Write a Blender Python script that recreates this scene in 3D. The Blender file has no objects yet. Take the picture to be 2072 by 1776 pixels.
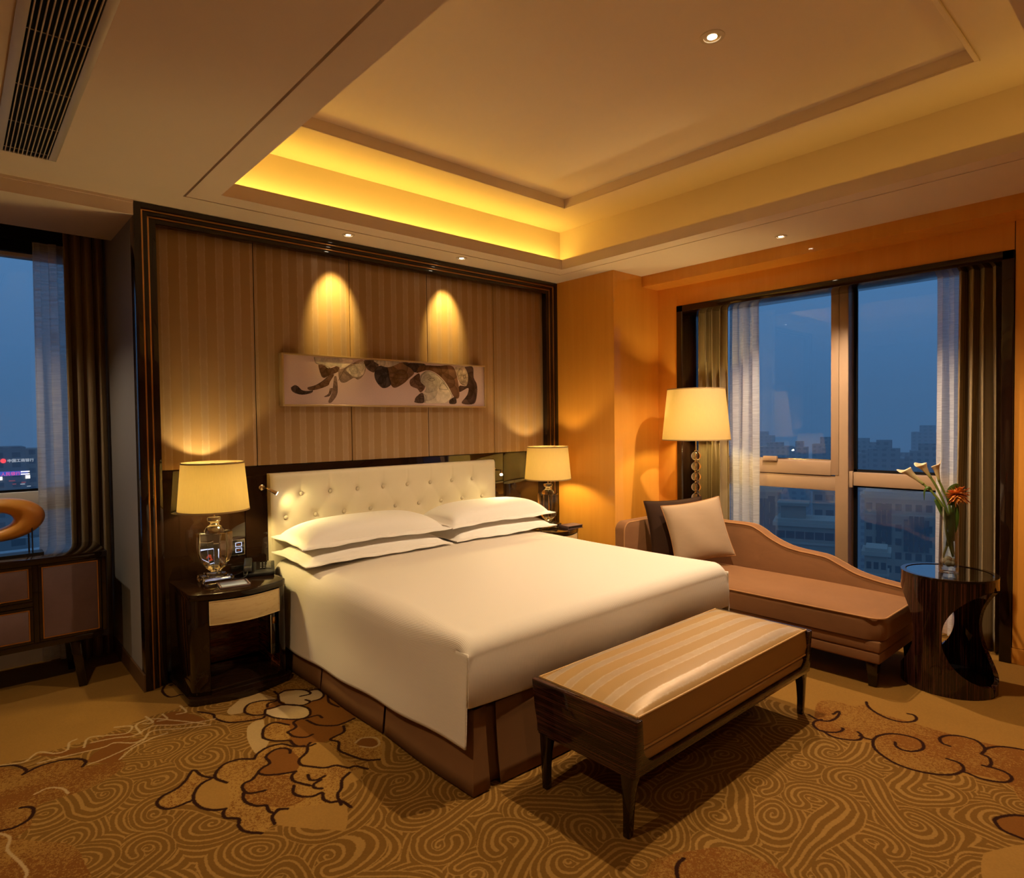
import bpy, bmesh, math, random
import numpy as np
from mathutils import Vector, Matrix
random.seed(7)
rng = np.random.default_rng(7)
PI = math.pi
SC = bpy.context.scene
COL = SC.collection

# ------------------------------------------------------------------ mesh helpers
class MB:
    def __init__(self):
        self.v = []; self.f = []; self.uv = {}; self.mi = []
    def add(self, verts, faces, uvs=None, mi=0):
        o = len(self.v)
        self.v += [tuple(map(float, p)) for p in verts]
        for i, fc in enumerate(faces):
            if uvs is not None: self.uv[len(self.f)] = [uvs[k] for k in fc]
            self.f.append([k + o for k in fc]); self.mi.append(mi)
        return self
    def box(self, x0, x1, y0, y1, z0, z1, mi=0):
        v = [(x0,y0,z0),(x1,y0,z0),(x1,y1,z0),(x0,y1,z0),(x0,y0,z1),(x1,y0,z1),(x1,y1,z1),(x0,y1,z1)]
        return self.add(v, [(3,2,1,0),(4,5,6,7),(0,1,5,4),(1,2,6,5),(2,3,7,6),(3,0,4,7)], mi=mi)
    def ring(self, o, i, z0, z1, mi=0):
        # rectangular frame lying in XY: o, i = (x0,x1,y0,y1)
        self.box(o[0], i[0], o[2], o[3], z0, z1, mi); self.box(i[1], o[1], o[2], o[3], z0, z1, mi)
        self.box(i[0], i[1], o[2], i[2], z0, z1, mi); return self.box(i[0], i[1], i[3], o[3], z0, z1, mi)
    def prism(self, poly, axis, a, b, mi=0):
        # poly of 2D points in the two remaining axes (in xyz order), extruded along axis from a to b
        n = len(poly)
        def P(p, t): return {'x': (t,p[0],p[1]), 'y': (p[0],t,p[1]), 'z': (p[0],p[1],t)}[axis]
        v = [P(p, a) for p in poly] + [P(p, b) for p in poly]
        f = [list(range(n))[::-1], list(range(n, 2*n))] + [(k, (k+1) % n, n+(k+1) % n, n+k) for k in range(n)]
        return self.add(v, f, mi=mi)
    def lathe(self, prof, c=(0,0,0), seg=32, mi=0, sx=1.0, sy=1.0, rot=0.0, cap=True):
        v = []; f = []
        n = len(prof)
        for r, z in prof:
            for k in range(seg):
                a = 2*PI*k/seg + rot
                v.append((c[0]+r*sx*math.cos(a), c[1]+r*sy*math.sin(a), c[2]+z))
        for j in range(n-1):
            for k in range(seg):
                f.append((j*seg+k, j*seg+(k+1) % seg, (j+1)*seg+(k+1) % seg, (j+1)*seg+k))
        if cap:
            if prof[0][0] > 1e-6: f.append([k for k in range(seg)][::-1])
            if prof[-1][0] > 1e-6: f.append([(n-1)*seg+k for k in range(seg)])
        return self.add(v, f, mi=mi)
    def sphere(self, c, r, seg=20, rings=12, s=(1,1,1), mi=0):
        prof = [(max(1e-4, r*math.sin(PI*k/rings)), -r*math.cos(PI*k/rings)*s[2]) for k in range(rings+1)]
        return self.lathe(prof, c, seg, mi, s[0], s[1])
    def tube(self, pts, rad, seg=10, mi=0, cap=True):
        pts = [Vector(p) for p in pts]; n = len(pts)
        rads = rad if isinstance(rad, (list, tuple)) else [rad]*n
        v = []; f = []; up = Vector((0,0,1)); prev = None
        for i, p in enumerate(pts):
            t = (pts[min(i+1, n-1)] - pts[max(i-1, 0)]).normalized()
            if prev is None:
                a = t.cross(up)
                if a.length < 1e-3: a = t.cross(Vector((1,0,0)))
            else: a = prev - t*prev.dot(t)
            a.normalize(); prev = a; b = t.cross(a)
            for k in range(seg):
                an = 2*PI*k/seg
                v.append(p + (a*math.cos(an) + b*math.sin(an))*rads[i])
        for i in range(n-1):
            for k in range(seg):
                f.append((i*seg+k, i*seg+(k+1) % seg, (i+1)*seg+(k+1) % seg, (i+1)*seg+k))
        if cap: f += [[k for k in range(seg)][::-1], [(n-1)*seg+k for k in range(seg)]]
        return self.add(v, f, mi=mi)
    def grid(self, fn, nu, nv, closed_u=False, mi=0, uvfn=None):
        v = []; f = []; uv = []
        for j in range(nv+1):
            for i in range(nu+1):
                v.append(fn(i/nu, j/nv)); uv.append(uvfn(i/nu, j/nv) if uvfn else (i/nu, j/nv))
        w = nu+1
        for j in range(nv):
            for i in range(nu): f.append((j*w+i, j*w+i+1, (j+1)*w+i+1, (j+1)*w+i))
        return self.add(v, f, uv, mi)

def obj(name, mb, mat, parent=None, bevel=0.0, seg=2, loc=None, smooth=40, local=False):
    """Link the builder's shape as ONE mesh object; coordinates are world ones unless local."""
    me = bpy.data.meshes.new(name)
    off = Vector((0,0,0))
    if not local:
        if parent is not None:
            p = parent
            while p is not None: off = off + p.location; p = p.parent
        if loc is not None: off = off + Vector(loc)
    me.from_pydata([tuple(Vector(p) - off) for p in mb.v], [], mb.f)
    mats = mat if isinstance(mat, (list, tuple)) else [mat]
    for m in mats: me.materials.append(m)
    me.polygons.foreach_set('material_index', mb.mi)
    if mb.uv:
        ul = me.uv_layers.new(name='UVMap')
        for pi, pol in enumerate(me.polygons):
            if pi in mb.uv:
                for k, li in enumerate(pol.loop_indices): ul.data[li].uv = mb.uv[pi][k]
    if bevel > 0 or True:
        bm = bmesh.new(); bm.from_mesh(me)
        if not mb.uv: bmesh.ops.recalc_face_normals(bm, faces=bm.faces)
        if bevel > 0:
            ed = [e for e in bm.edges if len(e.link_faces) == 2 and e.calc_face_angle(0) > math.radians(28)]
            bmesh.ops.bevel(bm, geom=ed, offset=bevel, segments=seg, affect='EDGES', profile=0.5, clamp_overlap=True)
        bm.to_mesh(me); bm.free()
    if smooth:
        me.polygons.foreach_set('use_smooth', [True]*len(me.polygons))
        me.set_sharp_from_angle(angle=math.radians(smooth))
    o = bpy.data.objects.new(name, me)
    COL.objects.link(o)
    if parent is not None: o.parent = parent
    if loc is not None: o.location = loc
    return o

def thing(name, label, cat, loc=(0,0,0), rz=0.0, group=None):
    o = bpy.data.objects.new(name, None); o.empty_display_size = 0.1
    COL.objects.link(o); o.location = loc; o.rotation_euler = (0,0,rz)
    o['label'] = label; o['category'] = cat
    if group: o['group'] = group
    return o
def tag(o, label, cat, group=None, kind=None):
    o['label'] = label; o['category'] = cat
    if group: o['group'] = group
    if kind: o['kind'] = kind
    return o
def struct(o, label=None, cat=None):
    o['kind'] = 'structure'
    if label: o['label'] = label
    if cat: o['category'] = cat
    return o
def copy_tree(o, parent=None):
    c = o.copy(); COL.objects.link(c)
    if parent is not None: c.parent = parent
    for ch in [x for x in bpy.data.objects if x.parent == o]: copy_tree(ch, c)
    return c
def catmull(P, n=6):
    P = [np.array(p, float) for p in P]
    if len(P) < 3: return P
    Q = [2*P[0]-P[1]] + P + [2*P[-1]-P[-2]]
    out = []
    for i in range(1, len(Q)-2):
        for k in range(n):
            t = k/n
            out.append(0.5*((2*Q[i]) + (-Q[i-1]+Q[i+1])*t + (2*Q[i-1]-5*Q[i]+4*Q[i+1]-Q[i+2])*t*t + (-Q[i-1]+3*Q[i]-3*Q[i+1]+Q[i+2])*t**3))
    out.append(P[-1]); return out

# ------------------------------------------------------------------ material helpers
def srgb(r, g, b):
    f = lambda c: (c/255/12.92) if c/255 <= .04045 else ((c/255+.055)/1.055)**2.4
    return (f(r), f(g), f(b))
class Mat:
    def __init__(self, name):
        self.m = bpy.data.materials.new(name); self.m.use_nodes = True
        self.t = self.m.node_tree; self.t.nodes.clear()
        self.out = self.n('ShaderNodeOutputMaterial')
    def n(self, typ, props=None, **inp):
        nd = self.t.nodes.new(typ)
        for k, v in (props or {}).items(): setattr(nd, k, v)
        for k, v in inp.items():
            key = k.replace('_', ' ')
            s = nd.inputs[int(k[1:])] if (k[0] == 'i' and k[1:].isdigit()) else nd.inputs[key]
            self.set(s, v)
        return nd
    def set(self, s, v):
        if isinstance(v, bpy.types.NodeSocket): self.t.links.new(v, s)
        elif isinstance(v, bpy.types.Node): self.t.links.new(v.outputs[0], s)
        elif isinstance(v, (tuple, list)) and s.type == 'RGBA' and len(v) == 3: s.default_value = (*v, 1)
        else: s.default_value = v
    def math(self, op, a, b=0.0, c=0.0, clamp=False):
        return self.n('ShaderNodeMath', {'operation': op, 'use_clamp': clamp}, i0=a, i1=b, i2=c).outputs[0]
    def mix(self, fac, a, b, blend='MIX'):
        nd = self.t.nodes.new('ShaderNodeMix'); nd.data_type = 'RGBA'; nd.blend_type = blend
        self.set(nd.inputs[0], fac); self.set(nd.inputs[6], a); self.set(nd.inputs[7], b)
        return nd.outputs[2]
    def ramp(self, fac, stops):
        nd = self.t.nodes.new('ShaderNodeValToRGB'); el = nd.color_ramp.elements
        while len(el) < len(stops): el.new(0.5)
        for e, (p, c) in zip(el, stops):
            e.position = p; e.color = (*c, 1) if len(c) == 3 else c
        self.set(nd.inputs[0], fac); return nd.outputs[0]
    def pos(self, sx=1, sy=1, sz=1):
        g = self.n('ShaderNodeNewGeometry')
        mp = self.n('ShaderNodeMapping'); self.t.links.new(g.outputs['Position'], mp.inputs[0])
        mp.inputs['Scale'].default_value = (sx, sy, sz); return mp.outputs[0]
    def xyz(self, vec=None):
        if vec is None: vec = self.n('ShaderNodeNewGeometry').outputs['Position']
        s = self.n('ShaderNodeSeparateXYZ'); self.t.links.new(vec, s.inputs[0]); return s.outputs
    def noise(self, vec, scale, detail=3.0, rough=0.5, dist=0.0):
        nd = self.n('ShaderNodeTexNoise', None, Vector=vec, Scale=scale, Detail=detail, Roughness=rough, Distortion=dist)
        return nd.outputs['Fac']
    def bump(self, h, strength=0.3, dist=0.01):
        return self.n('ShaderNodeBump', None, Height=h, Strength=strength, Distance=dist).outputs[0]
    def pbr(self, col, rough=0.5, metal=0.0, **kw):
        nd = self.n('ShaderNodeBsdfPrincipled', None, Base_Color=col, Roughness=rough, Metallic=metal, **kw)
        self.t.links.new(nd.outputs[0], self.out.inputs[0]); return nd
    def surf(self, s):
        self.t.links.new(s if isinstance(s, bpy.types.NodeSocket) else s.outputs[0], self.out.inputs[0]); return self.m

def simple(name, col, rough=0.5, metal=0.0, var=0.06, scale=8.0, **kw):
    M = Mat(name); nz = M.noise(M.pos(), scale, 4)
    c = M.mix(nz, tuple(x*(1-var*2) for x in col), tuple(min(1, x*(1+var*2)) for x in col))
    if rough >= .6 and 'Specular_IOR_Level' not in kw: kw['Specular_IOR_Level'] = .12
    M.pbr(c, rough, metal, **kw); return M.m
def emis(name, col, s):
    M = Mat(name); e = M.n('ShaderNodeEmission', None, Color=col, Strength=s); return M.surf(e)

def wood(name, c0, c1, rough, scale=(60, 60, 1.2), coat=1.0, coat_r=0.06, spec=0.5, k=9.0, c2=None):
    M = Mat(name); v = M.pos(*scale)
    n1 = M.noise(v, 1.0, 5, .6, .4); n2 = M.noise(v, k*.35, 3, .6)
    f = M.math('MULTIPLY_ADD', n2, .45, M.math('MULTIPLY', n1, .6))
    st = [(.38, c0), (.53, c1)] + ([(.62, c2)] if c2 else [])
    M.pbr(M.ramp(f, st), rough, 0.0, Coat_Weight=coat, Coat_Roughness=coat_r, Specular_IOR_Level=spec*.1); return M.m

W = {}
W['ceiling'] = simple('ceiling_paint', (.74, .61, .50), .85, var=.012, scale=3)
# satinwood: high-gloss orange veneer
M = Mat('satinwood_veneer'); v = M.pos(14, 14, .7); n1 = M.noise(v, 1.0, 5, .55, .6); n2 = M.noise(M.pos(260, 260, 9), 1.0, 2); n3 = M.noise(M.pos(1.6, 1.6, .5), 1.0, 2)
f = M.math('ADD', M.math('MULTIPLY', n1, .55), M.math('ADD', M.math('MULTIPLY', n2, .18), M.math('MULTIPLY', n3, .3)))
M.pbr(M.ramp(f, [(.3, (.64, .268, .036)), (.75, (.74, .34, .056))]), .42, 0, Coat_Weight=.8, Coat_Roughness=.035, Coat_IOR=1.45, Specular_IOR_Level=.1); W['satinwood'] = M.m
W['ebony'] = wood('macassar_ebony_vertical', (.004, .0016, .0011), (.015, .005, .0035), .3, (95, 95, 1.2), c2=(.085, .026, .017), coat_r=.04)
W['ebony_h'] = wood('macassar_ebony_horizontal', (.005, .0019, .0013), (.018, .0058, .004), .3, (1.6, 1.3, 95), c2=(.075, .023, .015), coat_r=.04)
W['ebony_red'] = wood('reddish_ebony_niche', (.05, .014, .006), (.26, .065, .018), .25, (8, 8, 90), c2=(.42, .12, .03))
W['lacquer'] = wood('dark_brown_lacquer', (.007, .0032, .0016), (.014, .006, .003), .22, (50, 50, 1.2), coat_r=.03)
W['frame_wood'] = wood('dark_gloss_frame_wood', (.006, .0025, .0014), (.012, .0045, .0024), .25, (3, 60, 60), coat_r=.04)
W['casing'] = wood('window_casing_wood', (.009, .0036, .002), (.018, .0065, .0034), .25, (40, 40, 1.2), coat_r=.06)
W['dull_wood'] = simple('dull_brown_wood', (.11, .052, .018), .5, var=.05)
W['brass'] = simple('satin_brass', (.62, .34, .12), .28, 1.0, var=.04)
W['chrome'] = simple('polished_chrome', (.75, .68, .58), .12, 1.0, var=.02)
W['nickel'] = simple('warm_nickel', (.72, .58, .38), .22, 1.0, var=.02)
W['black'] = simple('black_plastic', (.012, .012, .013), .35, var=.1)
W['blackgloss'] = simple('black_gloss', (.006, .005, .005), .12, var=.1, Coat_Weight=1.0, Coat_Roughness=.03)
W['seam'] = simple('shadow_gap', (.008, .005, .004), .8)

def stripe_fabric(name, axis, period, phase, c_dark, c_mid, c_pale, c_edge, gl=.15, r0=.62, r1=.36):
    # broad pale bands with brighter ragged edges on a darker silk ground
    M = Mat(name); xyz = M.xyz(); ax = xyz['XYZ'.index(axis)]
    jn = M.noise(M.pos(22, 22, 22), 1.0, 3, .6); jf = M.noise(M.pos(190, 190, 190), 1.0, 2)
    wob = M.math('ADD', M.math('MULTIPLY', M.math('SUBTRACT', jn, .5), .010), M.math('MULTIPLY', M.math('SUBTRACT', jf, .5), .007))
    ph = M.math('FRACT', M.math('DIVIDE', M.math('ADD', M.math('ADD', ax, wob), 40*period-phase+period*.5), period))
    d = M.math('ABSOLUTE', M.math('SUBTRACT', ph, .5))
    band = M.math('DIVIDE', M.math('SUBTRACT', .225, d), .06, clamp=True)
    en = M.math('MULTIPLY_ADD', M.noise(M.pos(60, 60, 30), 1.0, 3, .7), 1.9, -.35, clamp=True)
    edge = M.math('MULTIPLY', en, M.math('SUBTRACT', 1.0, M.math('DIVIDE', M.math('ABSOLUTE', M.math('SUBTRACT', d, .185)), .055), clamp=True))
    base = M.mix(M.noise(M.pos(3, 3, 3), 1.0, 3), c_dark, c_mid); weave = M.noise(M.pos(700, 700, 160), 1.0, 2)
    col = M.mix(M.math('MULTIPLY', edge, .75), M.mix(M.math('MULTIPLY', band, M.math('MULTIPLY_ADD', jn, .7, .35)), base, c_pale), c_edge)
    col = M.mix(.30, col, M.mix(weave, (.4, .4, .4), (1.0, 1.0, 1.0)), 'MULTIPLY')
    sh = M.math('MAXIMUM', M.math('MULTIPLY', band, .6), edge)
    M.pbr(col, M.math('SUBTRACT', r0, M.math('MULTIPLY', sh, r0-r1)), M.math('MULTIPLY_ADD', sh, .38, gl), Specular_IOR_Level=.3, Normal=M.bump(M.math('ADD', weave, sh), .10, .002)); return M.m
W['wall_fabric'] = stripe_fabric('striped_silk_wall_fabric', 'X', .104, .270, (.36, .215, .095), (.40, .25, .118), (.46, .315, .20), (.58, .43, .29))
W['bench_fabric'] = stripe_fabric('striped_gold_bench_fabric', 'Y', .104, -2.44, (.37, .225, .082), (.41, .25, .095), (.47, .36, .245), (.60, .48, .34), gl=.05, r0=.5)
M = Mat('grey_wallpaper'); nz = M.noise(M.pos(400, 400, 20), 1.0, 2); M.pbr(M.mix(nz, (.25, .235, .215), (.31, .295, .27)), .7, Specular_IOR_Level=.2); W['wallpaper'] = M.m
W['plaster'] = simple('plain_plaster', (.42, .30, .19), .85)

def linen(name, c, per=.0072, strength=.28, uv=True):
    M = Mat(name)
    u = M.xyz(M.n('ShaderNodeUVMap').outputs[0])[0] if uv else None
    wv = M.math('SINE', M.math('MULTIPLY', u, 2*PI/per))
    nz = M.noise(M.pos(), 3.0, 4)
    col = M.mix(M.math('MULTIPLY_ADD', wv, .5, .5), tuple(x*.93 for x in c), c)
    M.pbr(col, .72, 0, Specular_IOR_Level=.15, Sheen_Weight=.1, Normal=M.bump(M.math('ADD', wv, M.math('MULTIPLY', nz, .5)), strength, .0012)); return M.m
W['coverlet'] = linen('ribbed_white_coverlet', (.77, .70, .60))
M = Mat('white_pillow_cotton'); nz = M.noise(M.pos(), 14.0, 3, .5, .8)
M.pbr((.86, .82, .76), .7, 0, Specular_IOR_Level=.2, Normal=M.bump(nz, .25, .006)); W['pillow'] = M.m
W['cream_leather'] = simple('cream_headboard_leather', (.74, .66, .48), .5, var=.02, Sheen_Weight=.1)
W['button'] = simple('covered_button', (.60, .52, .37), .5)
W['skirt'] = simple('brown_bed_skirt', (.20, .098, .040), .85, var=.04)
def velvet(name, c, var=.1, sheen=.6):
    M = Mat(name); nz = M.noise(M.pos(3, 3, 9), 1.6, 5, .6, .8); fz = M.noise(M.pos(), 500, 2)
    col = M.mix(nz, tuple(x*(1-var) for x in c), tuple(min(1, x*(1+var)) for x in c))
    M.pbr(col, .78, 0, Specular_IOR_Level=.1, Sheen_Weight=sheen, Sheen_Roughness=.32, Sheen_Tint=tuple(min(1, x**.45) for x in c), Normal=M.bump(fz, .15, .001)); return M.m
W['velvet'] = velvet('tan_chaise_velvet', (.235, .112, .050), .16, sheen=.55)
W['velvet_pipe'] = velvet('tan_piping', (.40, .205, .085), sheen=.3)
W['cushion_beige'] = velvet('beige_cushion_suede', (.38, .27, .175), .10)
W['cushion_dark'] = velvet('dark_brown_cushion', (.035, .016, .009), .1, .2)
W['bench_pipe'] = simple('gold_piping', (.50, .30, .11), .5)
M = Mat('maroon_leather'); nz = M.noise(M.pos(), 9, 6, .65, .7); M.pbr(M.mix(nz, (.085, .050, .052), (.165, .10, .10)), .45, Normal=M.bump(M.noise(M.pos(), 120, 3), .15, .002)); W['maroon'] = M.m
W['cream_drawer'] = wood('cream_sycamore_drawer', (.46, .33, .15), (.54, .40, .20), .4, (3, 40, 60), coat=.3)

def shade_mat(name, c, t):
    M = Mat(name); nz = M.noise(M.pos(240, 240, 5), 1.0, 3, .6); col = M.mix(nz, tuple(x*.88 for x in c), c); tc = M.mix(nz, tuple(x*.86 for x in t), t)
    a = M.n('ShaderNodeBsdfDiffuse', None, Color=col); b = M.n('ShaderNodeBsdfTranslucent', None, Color=tc)
    return M.surf(M.n('ShaderNodeMixShader', None, i0=.78, i1=a.outputs[0], i2=b.outputs[0]))
W['shade'] = shade_mat('silk_lampshade', (.85, .74, .50), (.95, .82, .50))
W['shade_trim'] = simple('lampshade_trim', (.30, .20, .09), .6)
def glass(name, c=(1,1,1), ior=1.5, rough=0.0):
    M = Mat(name); g = M.n('ShaderNodeBsdfGlass', None, Color=c, IOR=ior, Roughness=rough); return M.surf(g)
W['crystal'] = glass('clear_crystal', (.98, .97, .95), 1.52)
W['amber'] = None
M = Mat('window_pane_glass')
fr = M.n('ShaderNodeFresnel', None, IOR=1.5)
W['pane'] = M.surf(M.n('ShaderNodeMixShader', None, i0=M.math('MULTIPLY', fr.outputs[0], .8, clamp=True), i1=M.n('ShaderNodeBsdfTransparent', None, Color=(.93, .96, .97)).outputs[0], i2=M.n('ShaderNodeBsdfGlossy', None, Color=(1,1,1), Roughness=0.0).outputs[0]))
fr2 = None
M = Mat('thin_vase_glass'); fr2 = M.n('ShaderNodeFresnel', None, IOR=1.5)
W['vase_glass'] = M.surf(M.n('ShaderNodeMixShader', None, i0=M.math('MULTIPLY_ADD', fr2.outputs[0], .9, .01, clamp=True), i1=M.n('ShaderNodeBsdfTransparent', None, Color=(.93, .96, .95)).outputs[0], i2=M.n('ShaderNodeBsdfGlossy', None, Color=(1,1,1), Roughness=0.0).outputs[0]))
W['alu'] = simple('champagne_aluminium', (.40, .27, .17), .42, .2, var=.03)
W['alu_grey'] = simple('grey_aluminium', (.72, .70, .64), .5, .0, var=.03)
W['gasket'] = simple('black_gasket', (.006, .006, .007), .6)
def drape(name, axis, c0, c1):
    M = Mat(name); u = M.xyz(M.n('ShaderNodeUVMap').outputs[0])[0]
    s = M.math('MULTIPLY_ADD', M.math('SINE', M.math('MULTIPLY', u, 2*PI/.012)), .5, .5); nz = M.noise(M.pos(500, 500, 18), 1.0, 2)
    M.pbr(M.mix(M.math('MULTIPLY', s, M.math('MULTIPLY_ADD', nz, .6, .5)), c0, c1), .6, 0, Specular_IOR_Level=.25, Sheen_Weight=.1); return M.m
W['drape'] = drape('ribbed_olive_gold_drape', 'Y', (.17, .115, .05), (.42, .32, .18))
M = Mat('sheer_voile'); v = M.n('ShaderNodeUVMap').outputs[0]; uu = M.xyz(v)
st = M.noise(M.n('ShaderNodeMapping', None, Vector=v, Scale=(9, 150, 1)).outputs[0], 1.0, 3, .6)
al = M.math('MULTIPLY_ADD', st, .8, .38, clamp=True)
dif = M.n('ShaderNodeMixShader', None, i0=.55, i1=M.n('ShaderNodeBsdfDiffuse', None, Color=(.90, .90, .90)).outputs[0], i2=M.n('ShaderNodeBsdfTranslucent', None, Color=(.90, .92, .94)).outputs[0])
W['sheer'] = M.surf(M.n('ShaderNodeMixShader', None, i0=al, i1=M.n('ShaderNodeBsdfTransparent').outputs[0], i2=dif.outputs[0]))
W['lens'] = emis('lamp_lens_glow', (1.0, .84, .58), 30.0)
W['bulb'] = emis('warm_bulb_glow', (1.0, .74, .35), 25.0)
W['white_trim'] = simple('white_metal_trim', (.62, .52, .40), .4)
# traced pattern data: carpet fills and strokes in floor metres, painting shapes in canvas units
FILLS=[["plain",[[-0.73,-0.596],[-0.675,-0.443],[-0.536,-0.434],[-0.31,-0.431],[-0.091,-0.365],[0.095,-0.35],[0.217,-0.302],[0.403,0.365],[0.176,0.956],[-0.653,1.747]]],["plain",[[2.45,-2.293],[2.488,-2.5],[2.461,-2.694],[2.352,-2.764],[2.316,-2.916],[2.381,-3.026],[2.27,-3.154],[2.37,-3.373],[2.422,-3.52],[2.318,-3.589],[2.313,-3.75],[4.729,-3.481],[3.105,-1.933]]],["rust2",[[-0.381,-0.663],[-0.334,-0.593],[-0.25,-0.551],[-0.14,-0.607],[-0.234,-0.686],[-0.268,-0.768]]],["rust2",[[-0.544,-0.426],[-0.385,-0.486],[-0.231,-0.44],[-0.166,-0.534],[-0.301,-0.564],[-0.438,-0.539]]],["rust2",[[-0.06,-0.429],[0.041,-0.377],[0.109,-0.478],[0.14,-0.617],[-0.019,-0.538]]],["mix",[[-0.675,-0.443],[-0.597,-0.556],[-0.513,-0.568],[-0.394,-0.623],[-0.395,-0.704],[-0.268,-0.768],[-0.26,-0.83],[-0.381,-0.92],[-0.474,-0.927],[-0.586,-0.935],[-0.62,-1.085],[-0.706,-1.117],[-0.746,-1.115],[-0.723,-0.399]]],["mix",[[-0.73,-1.022],[-0.62,-1.179],[-0.512,-1.314],[-0.493,-1.467],[-0.51,-1.575],[-0.742,-1.361]]],["cream2",[[0.238,-0.944],[0.286,-0.823],[0.368,-0.795],[0.32,-0.957],[0.311,-1.044],[0.22,-1.139]]],["cream2",[[0.281,-0.545],[0.421,-0.43],[0.481,-0.486],[0.511,-0.62],[0.437,-0.571],[0.37,-0.577],[0.321,-0.648],[0.258,-0.618]]],["gold",[[0.145,-0.474],[0.202,-0.566],[0.286,-0.681],[0.387,-0.776],[0.354,-0.8],[0.268,-0.736],[0.181,-0.656]]],["rust",[[0.625,-0.768],[0.74,-0.73],[0.739,-1.07],[0.718,-1.123],[0.653,-1.133],[0.612,-1.111],[0.555,-1.041],[0.547,-0.944]]],["rust",[[0.404,-0.864],[0.547,-0.944],[0.633,-1.148],[0.613,-1.214],[0.523,-1.242],[0.423,-1.225],[0.369,-1.16],[0.442,-0.953]]],["gold",[[0.312,-0.948],[0.343,-0.895],[0.399,-0.877],[0.437,-0.965],[0.393,-1.089],[0.326,-1.064],[0.298,-1.001]]],["gold",[[0.528,-1.246],[0.598,-1.217],[0.71,-1.151],[0.748,-1.256],[0.745,-1.354],[0.613,-1.562],[0.546,-1.485],[0.506,-1.377]]],["rust2",[[0.605,-1.35],[0.653,-1.332],[0.69,-1.382],[0.67,-1.441],[0.619,-1.418]]],["cream",[[0.521,-0.629],[0.546,-0.548],[0.6,-0.533],[0.664,-0.58],[0.686,-0.628],[0.746,-0.67],[0.727,-0.748],[0.664,-0.772],[0.642,-0.776],[0.59,-0.784],[0.543,-0.739],[0.513,-0.683]]],["cream",[[0.397,-0.749],[0.423,-0.697],[0.465,-0.705],[0.505,-0.703],[0.558,-0.766],[0.594,-0.838],[0.573,-0.914],[0.525,-0.935],[0.471,-0.898],[0.419,-0.824]]],["gold",[[0.328,-0.646],[0.373,-0.571],[0.437,-0.571],[0.511,-0.62],[0.438,-0.673],[0.397,-0.749],[0.349,-0.711]]],["rust",[[0.438,-0.673],[0.505,-0.635],[0.527,-0.696],[0.461,-0.714],[0.425,-0.707]]],["gold",[[0.549,-0.485],[0.678,-0.446],[0.763,-0.455],[0.759,-0.593],[0.667,-0.574],[0.593,-0.549]]],["gold",[[-0.218,-1.237],[-0.131,-1.181],[-0.039,-1.076],[0.003,-1.191],[0.03,-1.165],[0.079,-1.119],[0.194,-1.166],[0.224,-1.128],[0.277,-1.104],[0.34,-1.118],[0.412,-1.209],[0.428,-1.215],[0.473,-1.22],[0.511,-1.293],[0.495,-1.423],[0.522,-1.531],[0.494,-1.584],[0.462,-1.568],[0.413,-1.598],[0.381,-1.652],[0.327,-1.759],[0.292,-1.769],[0.128,-1.699],[0.083,-1.697],[0.025,-1.719],[-0.015,-1.67],[-0.009,-1.573],[-0.04,-1.503],[-0.059,-1.45],[-0.103,-1.335],[-0.183,-1.322],[-0.216,-1.277]]],["tan",[[0.114,-1.615],[0.161,-1.642],[0.334,-1.745],[0.337,-1.79],[0.271,-1.91],[0.228,-1.88],[0.082,-1.7]]],["tan",[[-0.09,-1.284],[-0.051,-1.227],[0.001,-1.214],[0.037,-1.285],[-0.016,-1.484],[-0.058,-1.445],[-0.098,-1.365]]],["rust",[[0.347,-1.199],[0.333,-1.165],[0.294,-1.149],[0.242,-1.182],[0.234,-1.249],[0.167,-1.293],[0.181,-1.332],[0.221,-1.364],[0.293,-1.397],[0.345,-1.312],[0.351,-1.232]]],["rusts",[[0.084,-1.352],[0.155,-1.32],[0.262,-1.42],[0.219,-1.548],[0.252,-1.613],[0.158,-1.624],[0.056,-1.49],[0.06,-1.423]]],["tan",[[0.426,-1.219],[0.473,-1.22],[0.508,-1.274],[0.5,-1.328],[0.501,-1.387],[0.49,-1.433],[0.512,-1.549],[0.476,-1.529],[0.446,-1.474],[0.398,-1.456],[0.356,-1.403],[0.331,-1.359],[0.345,-1.312],[0.396,-1.274]]],["tan",[[0.467,-1.559],[0.518,-1.581],[0.474,-1.642],[0.427,-1.647],[0.38,-1.675],[0.401,-1.623]]],["mixr",[[2.393,-2.747],[2.632,-2.668],[2.717,-2.715],[2.731,-2.809],[2.803,-2.861],[2.744,-2.9],[2.747,-3.078],[2.749,-3.243],[2.773,-3.392],[2.82,-3.508],[2.857,-3.657],[2.38,-3.715],[2.334,-3.586],[2.439,-3.517],[2.396,-3.367],[2.271,-3.229],[2.27,-3.154],[2.309,-3.078],[2.407,-3.013],[2.326,-2.912],[2.333,-2.815]]],["mixr",[[0.91,-2.815],[0.994,-2.8],[1.132,-2.868],[1.217,-2.928],[1.249,-3.016],[1.253,-3.094],[1.23,-3.162],[1.169,-3.19],[0.814,-2.863]]],["rust",[[2.307,-3.698],[2.215,-3.606],[2.179,-3.568],[2.124,-3.54],[2.089,-3.542],[2.052,-3.574],[2.047,-3.633],[2.102,-3.724]]],["tan",[[1.854,-3.555],[2.01,-3.639],[2.064,-3.729],[1.793,-3.764],[1.637,-3.621]]]]
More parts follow.
